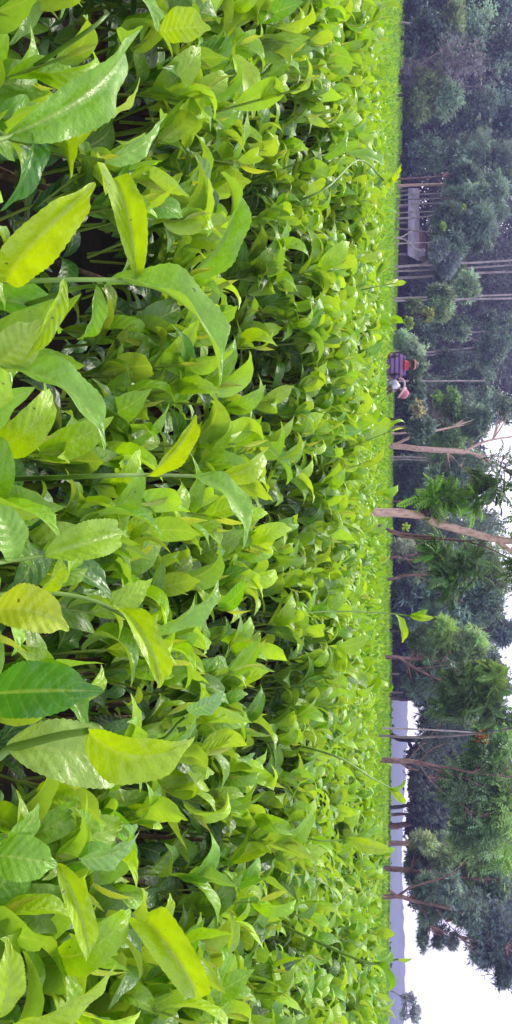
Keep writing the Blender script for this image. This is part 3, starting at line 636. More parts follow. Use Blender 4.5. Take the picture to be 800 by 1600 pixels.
tree('broadleaf_tree', 'compact dark tree with small glossy leaves above the pickers', 31, [([(616, 520), (650, 516), (690, 515)], .08, .04)],
     [(690, 508, 30, 18, 1700, 'broad', C_, .7, 10), (715, 515, 24, 18, 1200, 'broad', C_, .7, 9), (660, 520, 22, 24, 1300, 'broad', B_, .8, 9)], 'bark_dark')
tree('broadleaf_tree', 'tall dark tree whose branch hooks over above the pickers', 34, [([(617, 548), (660, 551), (752, 542)], .06, .045), ([(660, 556), (700, 552), (745, 549)], .04, .03), ([(730, 526), (745, 533), (753, 545), (748, 555), (740, 558)], .04, .012), ([(735, 519), (790, 517)], .05, .03), ([(755, 525), (770, 490)], .03, .01)],
     [(770, 545, 32, 32, 1600, 'broad', B_, .8, 12), (705, 565, 30, 22, 1300, 'broad', B_, .8, 9), (775, 500, 24, 22, 700, 'broad', B_, .8, 8)], 'bark_pale')
tree('fern_bush', 'grey green feathery bush right behind the plaid shirt picker', 22, [([(614, 552), (625, 550), (640, 548)], .03, .015)],
     [(645, 540, 18, 14, 900, 'fine', (.10, .15, .10), .55, 7), (655, 566, 14, 18, 800, 'fine', (.08, .13, .085), .55, 7), (630, 530, 10, 12, 350, 'fine', (.09, .15, .09), .55, 5)], 'bark_dark', cat='bush')
tree('broadleaf_tree', 'tall open tree above the pickers with many sky gaps', 36, [([(617, 610), (680, 606), (760, 600)], .08, .05)],
     [(745, 590, 32, 26, 1500, 'broad', B_, .8, 12), (765, 625, 30, 28, 1000, 'broad', C_, .8, 12), (715, 600, 28, 26, 1200, 'broad', B_, .8, 9)], 'bark_dark')
# --- middle
tree('broadleaf_bush', 'dark bush with long narrow leaves beside the pickers', 22, [([(612, 655), (625, 650), (640, 645)], .04, .02)],
     [(648, 636, 20, 20, 900, 'broad', (.05, .085, .06), 1.0, 9), (655, 665, 20, 20, 900, 'broad', (.05, .085, .06), 1.0, 9), (650, 610, 16, 16, 500, 'broad', B_, .8, 6), (652, 640, 8, 12, 60, 'broad', (.10, .11, .06), .9, 5, -1)], 'bark_dark', cat='bush')
tree('leafy_tree', 'bright mid green tree above the bush beside the pickers', 27, [([(610, 668), (650, 664), (700, 650)], .05, .03)],
     [(702, 632, 20, 22, 1500, 'broad', E_, .65, 9), (722, 655, 18, 20, 1300, 'broad', E_, .65, 9), (685, 622, 10, 12, 500, 'broad', (.08, .15, .03), .6, 6), (738, 680, 9, 14, 400, 'broad', (.09, .14, .03), .6, 5), (700, 690, 26, 24, 1500, 'fine', (.08, .15, .05), .8, 9)], 'bark_grey')
tree('forked_tree', 'pinkish forked tree splitting low, wide branches above', 23,
     [([(606, 697), (625, 698), (665, 702), (705, 705), (728, 706)], .095, .075), ([(610, 697), (625, 691), (650, 679), (690, 671), (708, 667)], .05, .03), ([(612, 678), (640, 676), (665, 671), (690, 662)], .035, .012),
      ([(726, 706), (745, 695), (770, 687), (830, 678)], .045, .025), ([(728, 706), (750, 712), (775, 725), (810, 742)], .04, .018), ([(735, 707), (760, 722), (785, 738)], .025, .01), ([(693, 705), (705, 712), (718, 727), (745, 753)], .018, .008), ([(740, 709), (770, 712), (810, 716)], .02, .01)],
     [(745, 660, 26, 20, 800, 'fine', C_, .7, 9), (730, 735, 30, 26, 1500, 'fine', (.075, .125, .085), .7, 10), (700, 745, 30, 26, 1300, 'fine', C_, .8, 9), (790, 640, 18, 22, 300, 'broad', B_, .6, 10), (850, 700, 16, 60, 500, 'broad', B_, .7, 9)], 'bark_pink')
tree('slim_tree', 'thin pale trunk just below the forked tree', 27, [([(610, 714), (640, 714), (675, 716)], .03, .025), ([(610, 718), (640, 718), (672, 720)], .03, .02)], [(700, 722, 20, 20, 700, 'broad', B_, .8, 8)], 'bark_pale')
tree('leaning_tree', 'grey trunk leaning, between the forked tree and the bent trunk', 28, [([(609, 766), (630, 759), (668, 750)], .07, .05), ([(640, 757), (655, 745), (662, 748)], .02, .01)],
     [(645, 735, 26, 18, 1400, 'fine', (.055, .09, .075), .8, 9), (680, 750, 24, 24, 1200, 'fine', B_, .8, 9), (650, 772, 24, 16, 900, 'fine', B_, .8, 7)], 'bark_grey')
tree('slim_tree', 'thin reddish trunk close before the bent trunk', 27, [([(609, 783), (640, 784), (662, 782)], .03, .02)], [(680, 785, 24, 14, 700, 'fine', B_, .8, 7)], 'bark_red')
# near bent tree
GF = (.035, .085, .014); GB = (.06, .14, .014)
tree('bent_tree', 'nearest tree, pinkish trunk bending half way, hanging pinnate leaves', 8.3,
     [([(560, 799), (600, 801), (640, 803), (662, 805), (675, 814), (700, 823), (740, 833), (778, 843), (810, 846)], .052, .036), ([(776, 842), (790, 856), (815, 870)], .030, .022), ([(810, 846), (860, 840), (930, 800)], .036, .012), ([(815, 870), (870, 900), (930, 960)], .022, .01), ([(860, 840), (900, 760), (900, 700)], .02, .006)],
     [(765, 765, 30, 24, 110, 'frond', (.03, .065, .018), .5, 9), (700, 782, 26, 16, 110, 'frond', GB, .55, 6), (738, 785, 16, 14, 40, 'frond', GB, .5, 5), (668, 775, 22, 10, 26, 'frond', GB, .55, 4), (785, 730, 18, 22, 30, 'frond', (.025, .045, .022), .45, 6), (850, 830, 45, 110, 260, 'frond', GF, .6, 12)], 'bark_pink', leafmat='frond_leaf', limbs=False)
for c in ((664, 805),):
    kn = Solid().tube([P(658, 800, 8.26), P(664, 798, 8.24), P(668, 802, 8.22), P(672, 808, 8.24)], [.012, .034, .036, .010], seg=8, smooth=4, jit=.25)
    kt = [o for o in COL.objects if o.name.startswith('bent_tree')][0]
    kn.build('branch_scar', 'bark_dark', kt, kt.location)
tree('thin_tree', 'thin reddish double stem standing beside the bent trunk', 8.6,
     [([(570, 820), (600, 824), (612, 831), (635, 839), (660, 841), (690, 842), (730, 846)], .022, .012), ([(612, 829), (630, 834), (658, 837), (690, 840)], .016, .010), ([(725, 845), (760, 855), (800, 875)], .012, .005), ([(725, 845), (760, 845), (800, 850)], .011, .004)],
     [(632, 823, 5, 4, 12, 'broad', (.11, .18, .02), .28, 2), (725, 885, 24, 26, 80, 'frond', (.04, .08, .025), .5, 7), (690, 860, 24, 20, 70, 'frond', GF, .5, 6), (735, 868, 18, 12, 30, 'frond', (.026, .055, .018), .5, 5), (700, 905, 20, 30, 80, 'frond', (.03, .065, .02), .5, 6), (830, 880, 24, 50, 150, 'frond', GF, .6, 8)], 'bark_red', leafmat='frond_leaf', limbs=False)
# --- middle crowns behind
tree('grey_bush', 'pale grey feathery bush under the hanging leaves', 20, [([(607, 872), (620, 869), (652, 866)], .04, .03), ([(615, 870), (635, 873), (655, 876)], .03, .02)],
     [(632, 858, 20, 16, 900, 'fine', (.15, .19, .14), .45, 8), (655, 885, 18, 20, 800, 'fine', (.12, .16, .11), .45, 8), (670, 868, 14, 20, 600, 'fine', (.14, .20, .07), .45, 7)], 'bark_red', cat='bush')
tree('red_trunk_tree', 'tree with thin dark red trunk and blue green crown, centre of the wood', 20,
     [([(606, 905), (625, 901), (650, 898), (700, 899), (740, 905)], .045, .025), ([(652, 899), (660, 890), (672, 885)], .014, .006), ([(652, 900), (675, 912), (700, 930)], .016, .006)],
     [(700, 900, 34, 30, 1900, 'fine', (.075, .13, .10), .7, 12), (735, 890, 34, 34, 1900, 'fine', (.07, .13, .085), .7, 12), (745, 945, 38, 34, 2000, 'fine', (.075, .13, .10), .7, 12), (695, 950, 34, 30, 1600, 'fine', (.08, .13, .10), .7, 10), (770, 900, 26, 40, 900, 'fine', D_, .6, 10)], 'bark_red')
tree('broadleaf_bush', 'dark blue green undergrowth below the red trunk tree', 26, [([(610, 940), (630, 942), (655, 940)], .05, .03)],
     [(638, 925, 22, 24, 1500, 'fine', (.04, .07, .065), .9, 8), (640, 965, 24, 24, 1500, 'fine', (.035, .06, .06), .9, 8), (672, 935, 16, 26, 900, 'fine', B_, .9, 8)], 'bark_dark', cat='bush')
tree('leafy_tree', 'large mixed green tree right of the tallest tea shoot', 17,
     [([(604, 1027), (622, 1027), (636, 1036), (660, 1050), (720, 1075), (760, 1085)], .05, .02), ([(622, 1027), (650, 1030), (690, 1033)], .035, .012), ([(650, 1044), (690, 1040), (740, 1030)], .02, .008)],
     [(690, 1000, 30, 28, 1300, 'fine', (.11, .19, .05), .55, 10), (730, 1010, 30, 30, 1400, 'fine', (.10, .17, .07), .55, 10), (740, 1065, 30, 34, 1500, 'fine', (.075, .14, .06), .55, 12), (700, 1060, 24, 30, 1200, 'fine', (.08, .13, .10), .55, 10), (770, 1040, 20, 26, 700, 'broad', (.06, .09, .085), .5, 8), (665, 1010, 24, 24, 900, 'fine', (.07, .12, .06), .55, 8), (655, 1060, 22, 24, 700, 'fine', (.06, .10, .075), .55, 8)], 'bark_red')
tree('pinnate_tree', 'tree of feathery pinnate leaves hanging down near the middle right edge', 12,
     [([(603, 1150), (640, 1152), (700, 1150), (790, 1140), (850, 1120)], .02, .015)],
     [(720, 1070, 24, 28, 150, 'frond', (.035, .07, .02), .62, 8), (745, 1090, 26, 28, 170, 'frond', (.04, .085, .02), .62, 8), (770, 1060, 18, 24, 110, 'frond', (.05, .10, .02), .62, 7), (715, 1110, 20, 22, 90, 'frond', (.03, .06, .02), .55, 7), (775, 1110, 22, 24, 120, 'frond', (.033, .065, .025), .62, 7), (690, 1105, 12, 14, 30, 'frond', GF, .55, 4), (840, 1100, 26, 60, 200, 'frond', GF, .7, 8)], 'bark_grey', leafmat='frond_leaf', limbs=False)
tree('slim_tree', 'pale thin trunk, upper of two in the gap left of the white sky opening', 33, [([(613, 1053), (640, 1053), (668, 1054)], .055, .04)], [(680, 1050, 20, 20, 800, 'broad', B_, .8, 7)], 'bark_pale')
tree('slim_tree', 'pale thin trunk nearest the white sky opening', 33, [([(613, 1082), (640, 1082), (672, 1084)], .05, .04)], [(690, 1085, 20, 16, 700, 'broad', B_, .8, 7)], 'bark_pale')
tree('dark_tree', 'dark crooked trunk at the edge of the white sky opening', 30, [([(612, 1090), (630, 1093), (650, 1092), (680, 1098)], .09, .05)], [(680, 1110, 20, 20, 700, 'broad', (.06, .11, .05), .7, 7), (648, 1075, 22, 16, 800, 'broad', A_, .8, 7), (640, 1045, 24, 20, 1000, 'broad', A_, .9, 7)], 'bark_dark')
t = tree('pale_stem_tree', 'thin pale straight stem with an orange flower cluster at its top', 14, [([(604, 1138), (640, 1139), (700, 1142), (744, 1145)], .018, .011)],
     [], 'bark_pale')
fl = Bag(); cen = P(752, 1150, 14); n = 40; d = nrm(rng.normal(0, 1, (n, 3)) + np.array([.3, 0, .5])); fl.add(SPRIG[0], d, nrm(rng.normal(0, 1, (n, 3))), rng.uniform(.07, .13, n), cen + rng.normal(0, .04, (n, 3)) * np.array([1, 1, 1.3]), np.tile([[.62, .20, .03]], (n, 1)) * rng.uniform(.7, 1.1, (n, 1)))
tloc = t.location; v_, q_ = tube([P(740, 1145, 14), cen, cen + [0, 0, .08]], [.03, .02], seg=6, smooth=2); fl.raw(v_, q_, (.4, .16, .04)); fl.build('flower_cluster', 'frond_leaf', t, tloc)
tree('dark_tree', 'dark leaning trunk standing in the white sky opening', 38, [([(612, 1150), (625, 1155), (650, 1157), (690, 1160)], .14, .08)],
     [(650, 1185, 22, 18, 900, 'broad', A_, .8, 9), (680, 1165, 24, 26, 900, 'broad', A_, .8, 12), (700, 1140, 24, 24, 700, 'broad', B_, .7, 12), (665, 1200, 22, 22, 1200, 'broad', A_, .9, 9), (705, 1185, 26, 26, 1100, 'broad', PU, .8, 10)], 'bark_dark')
tree('spreading_tree', 'reddish trunk with thin branches fanning out, lower right of the wood', 14,
     [([(600, 1187), (620, 1189), (640, 1190), (658, 1192)], .052, .042), ([(638, 1187), (660, 1162), (692, 1128)], .014, .006), ([(655, 1190), (672, 1172), (700, 1160)], .014, .007), ([(657, 1191), (690, 1198), (740, 1207), (805, 1215)], .028, .012), ([(657, 1192), (680, 1202), (727, 1216)], .018, .009), ([(656, 1195), (668, 1214), (690, 1235), (728, 1262), (750, 1275)], .018, .008), ([(625, 1190), (640, 1200), (655, 1204)], .03, .01), ([(780, 1212), (800, 1195), (830, 1180)], .012, .006)],
     [(770, 1165, 28, 32, 1400, 'frondlow', (.07, .14, .045), .45, 12), (755, 1220, 34, 34, 1700, 'frondlow', (.065, .12, .05), .45, 12), (720, 1240, 26, 30, 1100, 'frondlow', (.07, .12, .06), .45, 12), (790, 1260, 26, 36, 1300, 'frondlow', (.085, .16, .04), .45, 10), (745, 1290, 30, 34, 1500, 'frondlow', (.065, .12, .05), .45, 12), (712, 1215, 12, 16, 120, 'frondlow', (.08, .14, .05), .45, 8)], 'bark_red')
tree('broadleaf_tree', 'dark leafed tree behind the fan of branches', 30, [([(611, 1262), (640, 1258), (680, 1255)], .08, .05)],
     [(660, 1235, 26, 22, 1500, 'broad', (.03, .045, .05), .8, 11), (690, 1260, 26, 26, 1700, 'broad', (.035, .05, .055), .8, 11), (655, 1270, 22, 22, 1300, 'broad', (.025, .04, .045), .8, 10), (720, 1270, 22, 26, 1000, 'broad', PU, .8, 10)], 'bark_dark')
tree('thick_tree', 'short thick dark trunk, first of the three standing before the blue hills', 30, [([(609, 1291), (622, 1290), (632, 1288), (660, 1284)], .13, .09), ([(612, 1273), (628, 1272), (650, 1274)], .06, .05)],
     [(650, 1290, 18, 22, 1500, 'broad', (.025, .035, .045), .8, 10), (675, 1300, 24, 24, 1500, 'broad', (.04, .06, .055), .8, 11), (700, 1310, 20, 30, 900, 'fine', (.10, .15, .08), .7, 8)], 'bark_red')
tree('dark_tree', 'straight dark red trunk, second of the three before the blue hills', 27, [([(608, 1317), (640, 1318), (680, 1319), (720, 1322)], .10, .07)],
     [(645, 1330, 15, 22, 1100, 'broad', (.028, .04, .045), .75, 9), (690, 1330, 30, 30, 1500, 'fine', (.07, .11, .07), .75, 12), (660, 1345, 20, 20, 900, 'fine', (.10, .15, .08), .7, 8)], 'bark_red')
tree('leafy_tree', 'brown trunk with broad hanging green crown, third before the blue hills', 18,
     [([(606, 1357), (640, 1360), (690, 1366), (730, 1372), (780, 1375)], .065, .035), ([(700, 1368), (730, 1345), (770, 1320)], .03, .012)],
     [(735, 1340, 30, 34, 1700, 'fine', (.10, .16, .055), .6, 12), (770, 1320, 28, 36, 1500, 'frondlow', (.09, .17, .05), .5, 10), (710, 1370, 28, 28, 1500, 'fine', (.085, .14, .08), .6, 11), (770, 1380, 28, 34, 1400, 'fine', (.07, .12, .08), .6, 10), (655, 1360, 18, 24, 900, 'fine', (.045, .07, .07), .6, 9), (785, 1335, 8, 10, 60, 'frondlow', GB, .5, 3, -2), (690, 1340, 24, 16, 700, 'fine', (.13, .19, .09), .6, 8), (665, 1318, 20, 10, 400, 'fine', (.13, .18, .10), .6, 6)], 'bark_red')
tree('leaning_tree', 'leaning forked red trunk closest to the open white sky', 17,
     [([(592, 1400), (610, 1401), (625, 1401), (650, 1408), (690, 1416), (725, 1428), (770, 1450)], .055, .03), ([(608, 1391), (618, 1398), (626, 1402)], .03, .03), ([(623, 1400), (632, 1393), (645, 1385), (690, 1372), (715, 1360)], .03, .015), ([(682, 1420), (697, 1440), (718, 1462)], .014, .008), ([(700, 1416), (740, 1440), (790, 1480)], .014, .006), ([(650, 1408), (662, 1425), (672, 1445)], .010, .005)],
     [(668, 1395, 18, 18, 900, 'fine', (.07, .11, .08), .6, 9), (700, 1400, 26, 26, 1600, 'fine', (.075, .12, .095), .6, 11), (735, 1425, 28, 24, 1400, 'fine', (.07, .11, .09), .6, 11), (770, 1440, 24, 30, 1000, 'fine', (.05, .075, .08), .6, 11), (672, 1432, 12, 16, 260, 'fine', (.07, .11, .08), .55, 7), (690, 1462, 8, 16, 170, 'fine', (.06, .09, .08), .55, 6), (664, 1462, 6, 22, 200, 'fine', (.07, .11, .08), .5, 7), (710, 1470, 8, 12, 130, 'fine', (.06, .08, .085), .5, 5), (783, 1480, 18, 26, 700, 'fine', (.055, .085, .085), .6, 10), (760, 1490, 16, 20, 420, 'fine', (.055, .085, .085), .55, 9), (790, 1520, 14, 24, 420, 'fine', (.05, .08, .08), .55, 8), (840, 1470, 26, 60, 1200, 'fine', B_, .7, 8)], 'bark_red')
tree('small_tree', 'small lone misty tree near the bottom right against white sky', 45, [([(610, 1548), (625, 1556), (645, 1568)], .05, .02)],
     [(638, 1562, 12, 12, 260, 'broad', (.10, .13, .12), .8, 7), (650, 1582, 12, 16, 420, 'broad', (.10, .13, .12), .8, 9), (633, 1584, 8, 10, 160, 'broad', (.10, .13, .12), .8, 5)], 'bark_grey')
tree('palm_tree', 'dark tufted treetop against white sky, right edge near the middle', 26, [([(612, 985), (700, 985), (775, 985), (790, 985)], .06, .05)],
     [(790, 985, 10, 14, 260, 'fine', (.03, .05, .05), 1.2, 5), (770, 970, 6, 8, 90, 'fine', (.03, .05, .05), 1.0, 3)], 'bark_dark', limbs=False)

# pale pole by the pickers
p0 = P(612, 595, 24); q0 = np.array([p0[0], p0[1], 0.0]); q1 = P(757, 595, 24)
pole = Solid().tube([q0 - q0, (q1 - q0) * .5, q1 - q0], [.033, .026], seg=8, smooth=3, jit=.05).build('pole', 'bark_pale')
pole.location = q0; tag(pole, 'thin pale straight pole rising right behind the two pickers', 'pole')

# far-off wood that closes the view between the trunks
wood = Bag()
def woodmass(u0, u1, h0, h1, D, n, col, style='broad', size=1.6):
    px = rng.uniform(h0, h1, n); py = rng.uniform(u0, u1, n); d = D + rng.uniform(-4, 5, n)
    # ragged top
    lim = h1 - 30 * (0.5 + .5 * vnoise(py * .05, d * .1, 11)); k = px < lim; px, py, d = px[k], py[k], d[k]; n = len(px)
    pos = CAM + d[:, None] * (fwd + UP * ((px - 400) / F)[:, None] + RT * ((py - 800) / F)[:, None])
    k = ~((py > 285) & (py < 412) & (px < 672) & (d < 52.5)); px, py, d, pos = px[k], py[k], d[k], pos[k]; n = len(px)
    br = 1 + .45 * vnoise(py * .09, px * .09, 5)
    c = np.asarray(col)[None] * br[:, None] * (1 + rng.normal(0, .18, (n, 1)))
    spread(STY[style][0], wood, nrm(rng.normal(0, 1, (n, 3))), nrm(rng.normal(0, 1, (n, 3))), rng.uniform(.6, 1.3, n) * STY[style][1] * size, pos, np.clip(c, .003, 1))
woodmass(-120, 660, 600, 850, 56, 62000, (.030, .040, .052), size=1.25)
woodmass(-120, 760, 596, 665, 58, 16000, (.030, .036, .048), size=1.3)
woodmass(640, 1090, 600, 690, 50, 24000, (.035, .055, .055), size=1.3)
woodmass(370, 610, 604, 850, 61, 30000, (.026, .032, .05), size=1.6)
woodmass(600, 760, 680, 770, 52, 2600, (.03, .045, .045))
woodmass(820, 1080, 680, 745, 48, 4500, (.035, .055, .05))
woodmass(1170, 1420, 640, 790, 46, 9500, (.035, .045, .055), size=1.2)
woodmass(1700, 2100, 604, 640, 60, 1500, (.03, .042, .048))
woodmass(-500, -120, 604, 850, 58, 8000, (.020, .030, .036))
woodmass(800, 1135, 655, 785, 36, 7500, (.10, .155, .13), 'fine', 1.0)
woodmass(1120, 1430, 665, 850, 34, 9500, (.09, .13, .13), 'fine', 1.0)
woodmass(850, 1130, 690, 800, 30, 2600, (.10, .16, .10), 'fine', .8)
woodmass(1150, 1400, 650, 720, 32, 2600, (.07, .10, .10), 'fine', .8)
woodmass(1400, 1500, 735, 860, 34, 2000, (.08, .11, .13), 'fine', 1.0)
woodmass(590, 800, 650, 755, 42, 6000, (.09, .135, .12), 'fine', 1.0)
woodmass(-120, 600, 640, 860, 47, 15000, (.055, .07, .085), 'fine', 1.1)
tag(wood.build('woodland', 'tree_leaf'), 'dark distant wood filling in behind the separate trees', 'woodland', kind='stuff')
# dark undergrowth line on the far edge of the field
hb = Bag(); n = 5200
X_ = rng.uniform(-40, 45, n); Y_ = 53 + rng.uniform(0, 2.5, n) + 0 * X_
Z_ = rng.uniform(0, 1, n) * (0.95 + .12 * vnoise(X_ * .5, Y_, 8))
hb_c = np.array([[.04, .075, .03]]) * (1 + rng.normal(0, .25, (n, 1)))
spread(SPRIG, hb, nrm(rng.normal(0, 1, (n, 3))), nrm(rng.normal(0, 1, (n, 3))), rng.uniform(.2, .45, n), np.stack([X_, Y_, Z_], 1), np.clip(hb_c, .004, 1))
tag(hb.build('undergrowth', 'tree_leaf'), 'thin dark undergrowth line along the far edge of the tea field', 'undergrowth', kind='stuff')

# ------------------------------------------------------------------ shed, house, water tank
def corr(name, col):
    m, t, p, o = new_mat(name); L = t.links.new
    g = N(t, 'ShaderNodeTexCoord'); no = N(t, 'ShaderNodeTexNoise'); no.inputs['Scale'].default_value = 2.0; no.inputs['Detail'].default_value = 8; L(g.outputs['Object'], no.inputs['Vector'])
    cr = N(t, 'ShaderNodeValToRGB'); L(no.outputs[0], cr.inputs[0]); cr.color_ramp.elements[0].position = .38; cr.color_ramp.elements[0].color = tuple(c * .65 for c in col) + (1,); cr.color_ramp.elements[1].position = .6; cr.color_ramp.elements[1].color = (*col, 1)
    L(cr.outputs[0], p.inputs['Base Color']); p.inputs['Roughness'].default_value = .5; p.inputs['Metallic'].default_value = .2
corr('roof_grey', (.30, .28, .38)); corr('roof_red', (.16, .075, .07)); plain('wall_dark', (.10, .075, .08), .9, .3, 4); plain('tank_white', (.42, .40, .50), .45, .08, 5); plain('earth_wall', (.14, .085, .085), .9, .3, 2)
def corr_sheet(a, b, c, d, n=60, amp=.018, th=.006):
    """corrugated sheet a-b along the eave, d-c along the ridge"""
    a, b, c, d = map(np.asarray, (a, b, c, d)); nn = nrm(np.cross(b - a, d - a)); V = []; Q = []
    for i in range(n * 4 + 1):
        t = i / (n * 4); o = nn * amp * math.sin(t * n * 2 * math.pi)
        for e, q in ((a + (b - a) * t, 0), (d + (c - d) * t, 0)):
            V.append(e + o); V.append(e + o - nn * th)
    for i in range(n * 4):
        k = i * 4; Q += [(k, k + 4, k + 6, k + 2), (k + 1, k + 3, k + 7, k + 5), (k, k + 1, k + 5, k + 4), (k + 2, k + 6, k + 7, k + 3)]
    return np.array(V), np.array(Q)
DS = 44
e0 = P(638, 294, DS); e1 = P(637, 399, DS); zr = P(655, 410, DS + 1.6)
root = np.array([(e0[0] + e1[0]) / 2, e0[1] + 1, 0])
shed = thing('shed', tuple(root), 'low open shed with pale lavender grey corrugated roof behind the slim trunks', 'shed')
d0 = P(655, 294, DS + 1.6); d1 = P(655, 408, DS + 1.6)
V, Q = corr_sheet(e0, e1, d1, d0); Solid().add(V, Q).build('roof', 'roof_grey', shed, root, smooth=False)
back0 = d0 + np.array([0, 2.0, -.75]); back1 = d1 + np.array([0, 2.0, -.75])
V, Q = corr_sheet(d0 + [0, .004, .012], d1 + [0, .004, .012], back1, back0); Solid().add(V, Q).build('roof', 'roof_grey', shed, root, smooth=False)
ww = e1[0] - e0[0]
Solid().box((root[0], DS + 3.1, .9), (ww, .15, 1.8)).build('wall', 'wall_dark', shed, root, smooth=False)
for k in range(5):
    xx = e0[0] + .1 + (ww - .2) * k / 4
    Solid().box((xx, e0[1] + .12, e0[2] / 2 - .02), (.1, .1, e0[2] - .06)).build('post', 'bark_grey', shed, root, smooth=False)
DH = 50
h0 = P(620, 352, DH); h1 = P(620, 398, DH); ez_ = P(653, 352, DH)[2]; rz_ = P(667, 375, DH + 1)[2]; hr = np.array([(h0[0] + h1[0]) / 2, h0[1] + 2, 0]); hw_ = (h1[0] - h0[0])
house = thing('house', tuple(hr), 'small house with rusty red roof rising behind the grey shed', 'house')
Solid().box((hr[0], hr[1], ez_ / 2), (hw_, 3, ez_)).build('wall', 'earth_wall', house, hr, smooth=False)
x0, x1 = hr[0] - hw_ / 2 - .2, hr[0] + hw_ / 2 + .2; yf, yb = hr[1] - 1.8, hr[1] + 1.8
V, Q = corr_sheet((x0, yf, ez_ - .05), (x1, yf, ez_ - .05), (x1 - .1, hr[1], rz_), (x0 + .35, hr[1], rz_ - .02), 24); Solid().add(V, Q).build('roof', 'roof_red', house, hr, smooth=False)
V, Q = corr_sheet((x1, yb, ez_ - .05), (x0, yb, ez_ - .05), (x0 + .35, hr[1] + .01, rz_ + .01), (x1 - .1, hr[1] + .01, rz_ + .01), 24); Solid().add(V, Q).build('roof', 'roof_red', house, hr, smooth=False)
Solid().box((hr[0] + .4, yf + .27, .85), (.8, .06, 1.7)).build('door', 'wall_dark', house, hr, smooth=False)
# round white tank standing behind the shed's end on a frame
tc = P(659, 394, 47.5); tr = np.array([tc[0], tc[1], 0])
tank = thing('water_tank', tuple(tr), 'round white water tank above the end of the grey shed roof', 'water tank')
def lathe(prof, seg=20):
    V = []; Q = []
    for r_, z_ in prof:
        for j in range(seg): V.append((r_ * math.cos(j / seg * 6.2832), r_ * math.sin(j / seg * 6.2832), z_))
    for i in range(len(prof) - 1):
        for j in range(seg): Q.append((i * seg + j, i * seg + (j + 1) % seg, (i + 1) * seg + (j + 1) % seg, (i + 1) * seg + j))
    return np.array(V), np.array(Q)
V, Q = lathe([(.01, 0), (.22, 0), (.24, .03), (.24, .14), (.225, .15), (.24, .16), (.24, .27), (.225, .28), (.24, .29), (.23, .36), (.16, .42), (.08, .44), (.08, .48), (.01, .485)])
sc_ = 1.0
Solid().add(V * np.array([1.0, 1.0, .95]) + np.array([0, 0, tc[2] - .22]), Q).build('tank_body', 'tank_white', tank)
fr = Solid()
for sx in (-.17, .17):
    for sy in (-.17, .17): fr.box((sx, sy, (tc[2] - .24) / 2), (.05, .05, tc[2] - .24))
fr.box((0, 0, tc[2] - .235), (.5, .5, .025)); fr.build('stand', 'bark_dark', tank, smooth=False)

# ------------------------------------------------------------------ people
def cloth(name, col, rough=.85): return plain(name, col, rough, .12, 25)
cloth('skin', (.10, .050, .035), .6); cloth('hair', (.012, .009, .010), .6); cloth('scarf_red', (.34, .02, .05)); cloth('sleeve_pink', (.30, .13, .16)); cloth('cap_pink', (.42, .13, .19)); cloth('cap_rim', (.5, .32, .37)); cloth('white_cloth', (.50, .48, .58)); cloth('jacket_grey', (.13, .11, .20)); cloth('skirt', (.10, .05, .06)); cloth('band_pink', (.45, .16, .17))
m, t, p, o = new_mat('plaid'); L = t.links.new
g = N(t, 'ShaderNodeTexCoord'); sx = N(t, 'ShaderNodeSeparateXYZ'); L(g.outputs['Object'], sx.inputs[0])
def stripe(sock, freq, off, w):
    a = N(t, 'ShaderNodeMath', operation='MULTIPLY_ADD'); L(sock, a.inputs[0]); a.inputs[1].default_value = freq; a.inputs[2].default_value = off
    b = N(t, 'ShaderNodeMath', operation='FRACT'); L(a.outputs[0], b.inputs[0]); c = N(t, 'ShaderNodeMath', operation='LESS_THAN'); L(b.outputs[0], c.inputs[0]); c.inputs[1].default_value = w; return c.outputs[0]
hs = stripe(sx.outputs[2], 10.5, .1, .42); vs = stripe(sx.outputs[0], 13, .3, .22)
m1 = N(t, 'ShaderNodeMix', data_type='RGBA'); L(vs, m1.inputs[0]); m1.inputs[6].default_value = (.24, .11, .18, 1); m1.inputs[7].default_value = (.22, .10, .22, 1)
m2 = N(t, 'ShaderNodeMix', data_type='RGBA'); L(hs, m2.inputs[0]); L(m1.outputs[2], m2.inputs[6]); m2.inputs[7].default_value = (.035, .030, .22, 1)
L(m2.outputs[2], p.inputs['Base Color']); p.inputs['Roughness'].default_value = .9

def skin_mesh(name, joints, edges, mat, parent, sub=2, root=0):
    me = bpy.data.meshes.new(name); me.from_pydata([j[:3] for j in joints], edges, [])
    o = bpy.data.objects.new(name, me); COL.objects.link(o)
    md = o.modifiers.new('skin', 'SKIN'); md.use_smooth_shade = True
    for i, j in enumerate(joints):
        v = me.skin_vertices[0].data[i]; r = j[3]; v.radius = r if isinstance(r, tuple) else (r, r); v.use_root = i == root
    sm = o.modifiers.new('sub', 'SUBSURF'); sm.levels = sub; sm.render_levels = sub
    bpy.context.view_layer.update()
    dg = bpy.context.evaluated_depsgraph_get(); ne = bpy.data.meshes.new_from_object(o.evaluated_get(dg)); o.modifiers.clear(); o.data = ne
    ne.materials.clear(); ne.materials.append(MATS[mat]); o.parent = parent
    for f in ne.polygons: f.use_smooth = True
    return o
def ball(name, c, R, mat, parent, cut=None, seg=20, rings=12):
    V = []; Q = []
    for i in range(rings + 1):
        th = math.pi * i / rings
        if cut is not None: th = th * cut
        for j in range(seg): V.append((c[0] + R[0] * math.sin(th) * math.cos(j / seg * 6.2832), c[1] + R[1] * math.sin(th) * math.sin(j / seg * 6.2832), c[2] + R[2] * math.cos(th)))
    for i in range(rings):
        for j in range(seg): Q.append((i * seg + j, (i + 1) * seg + j, (i + 1) * seg + (j + 1) % seg, i * seg + (j + 1) % seg))
    return link_mesh(name, V, Q, mat, parent)
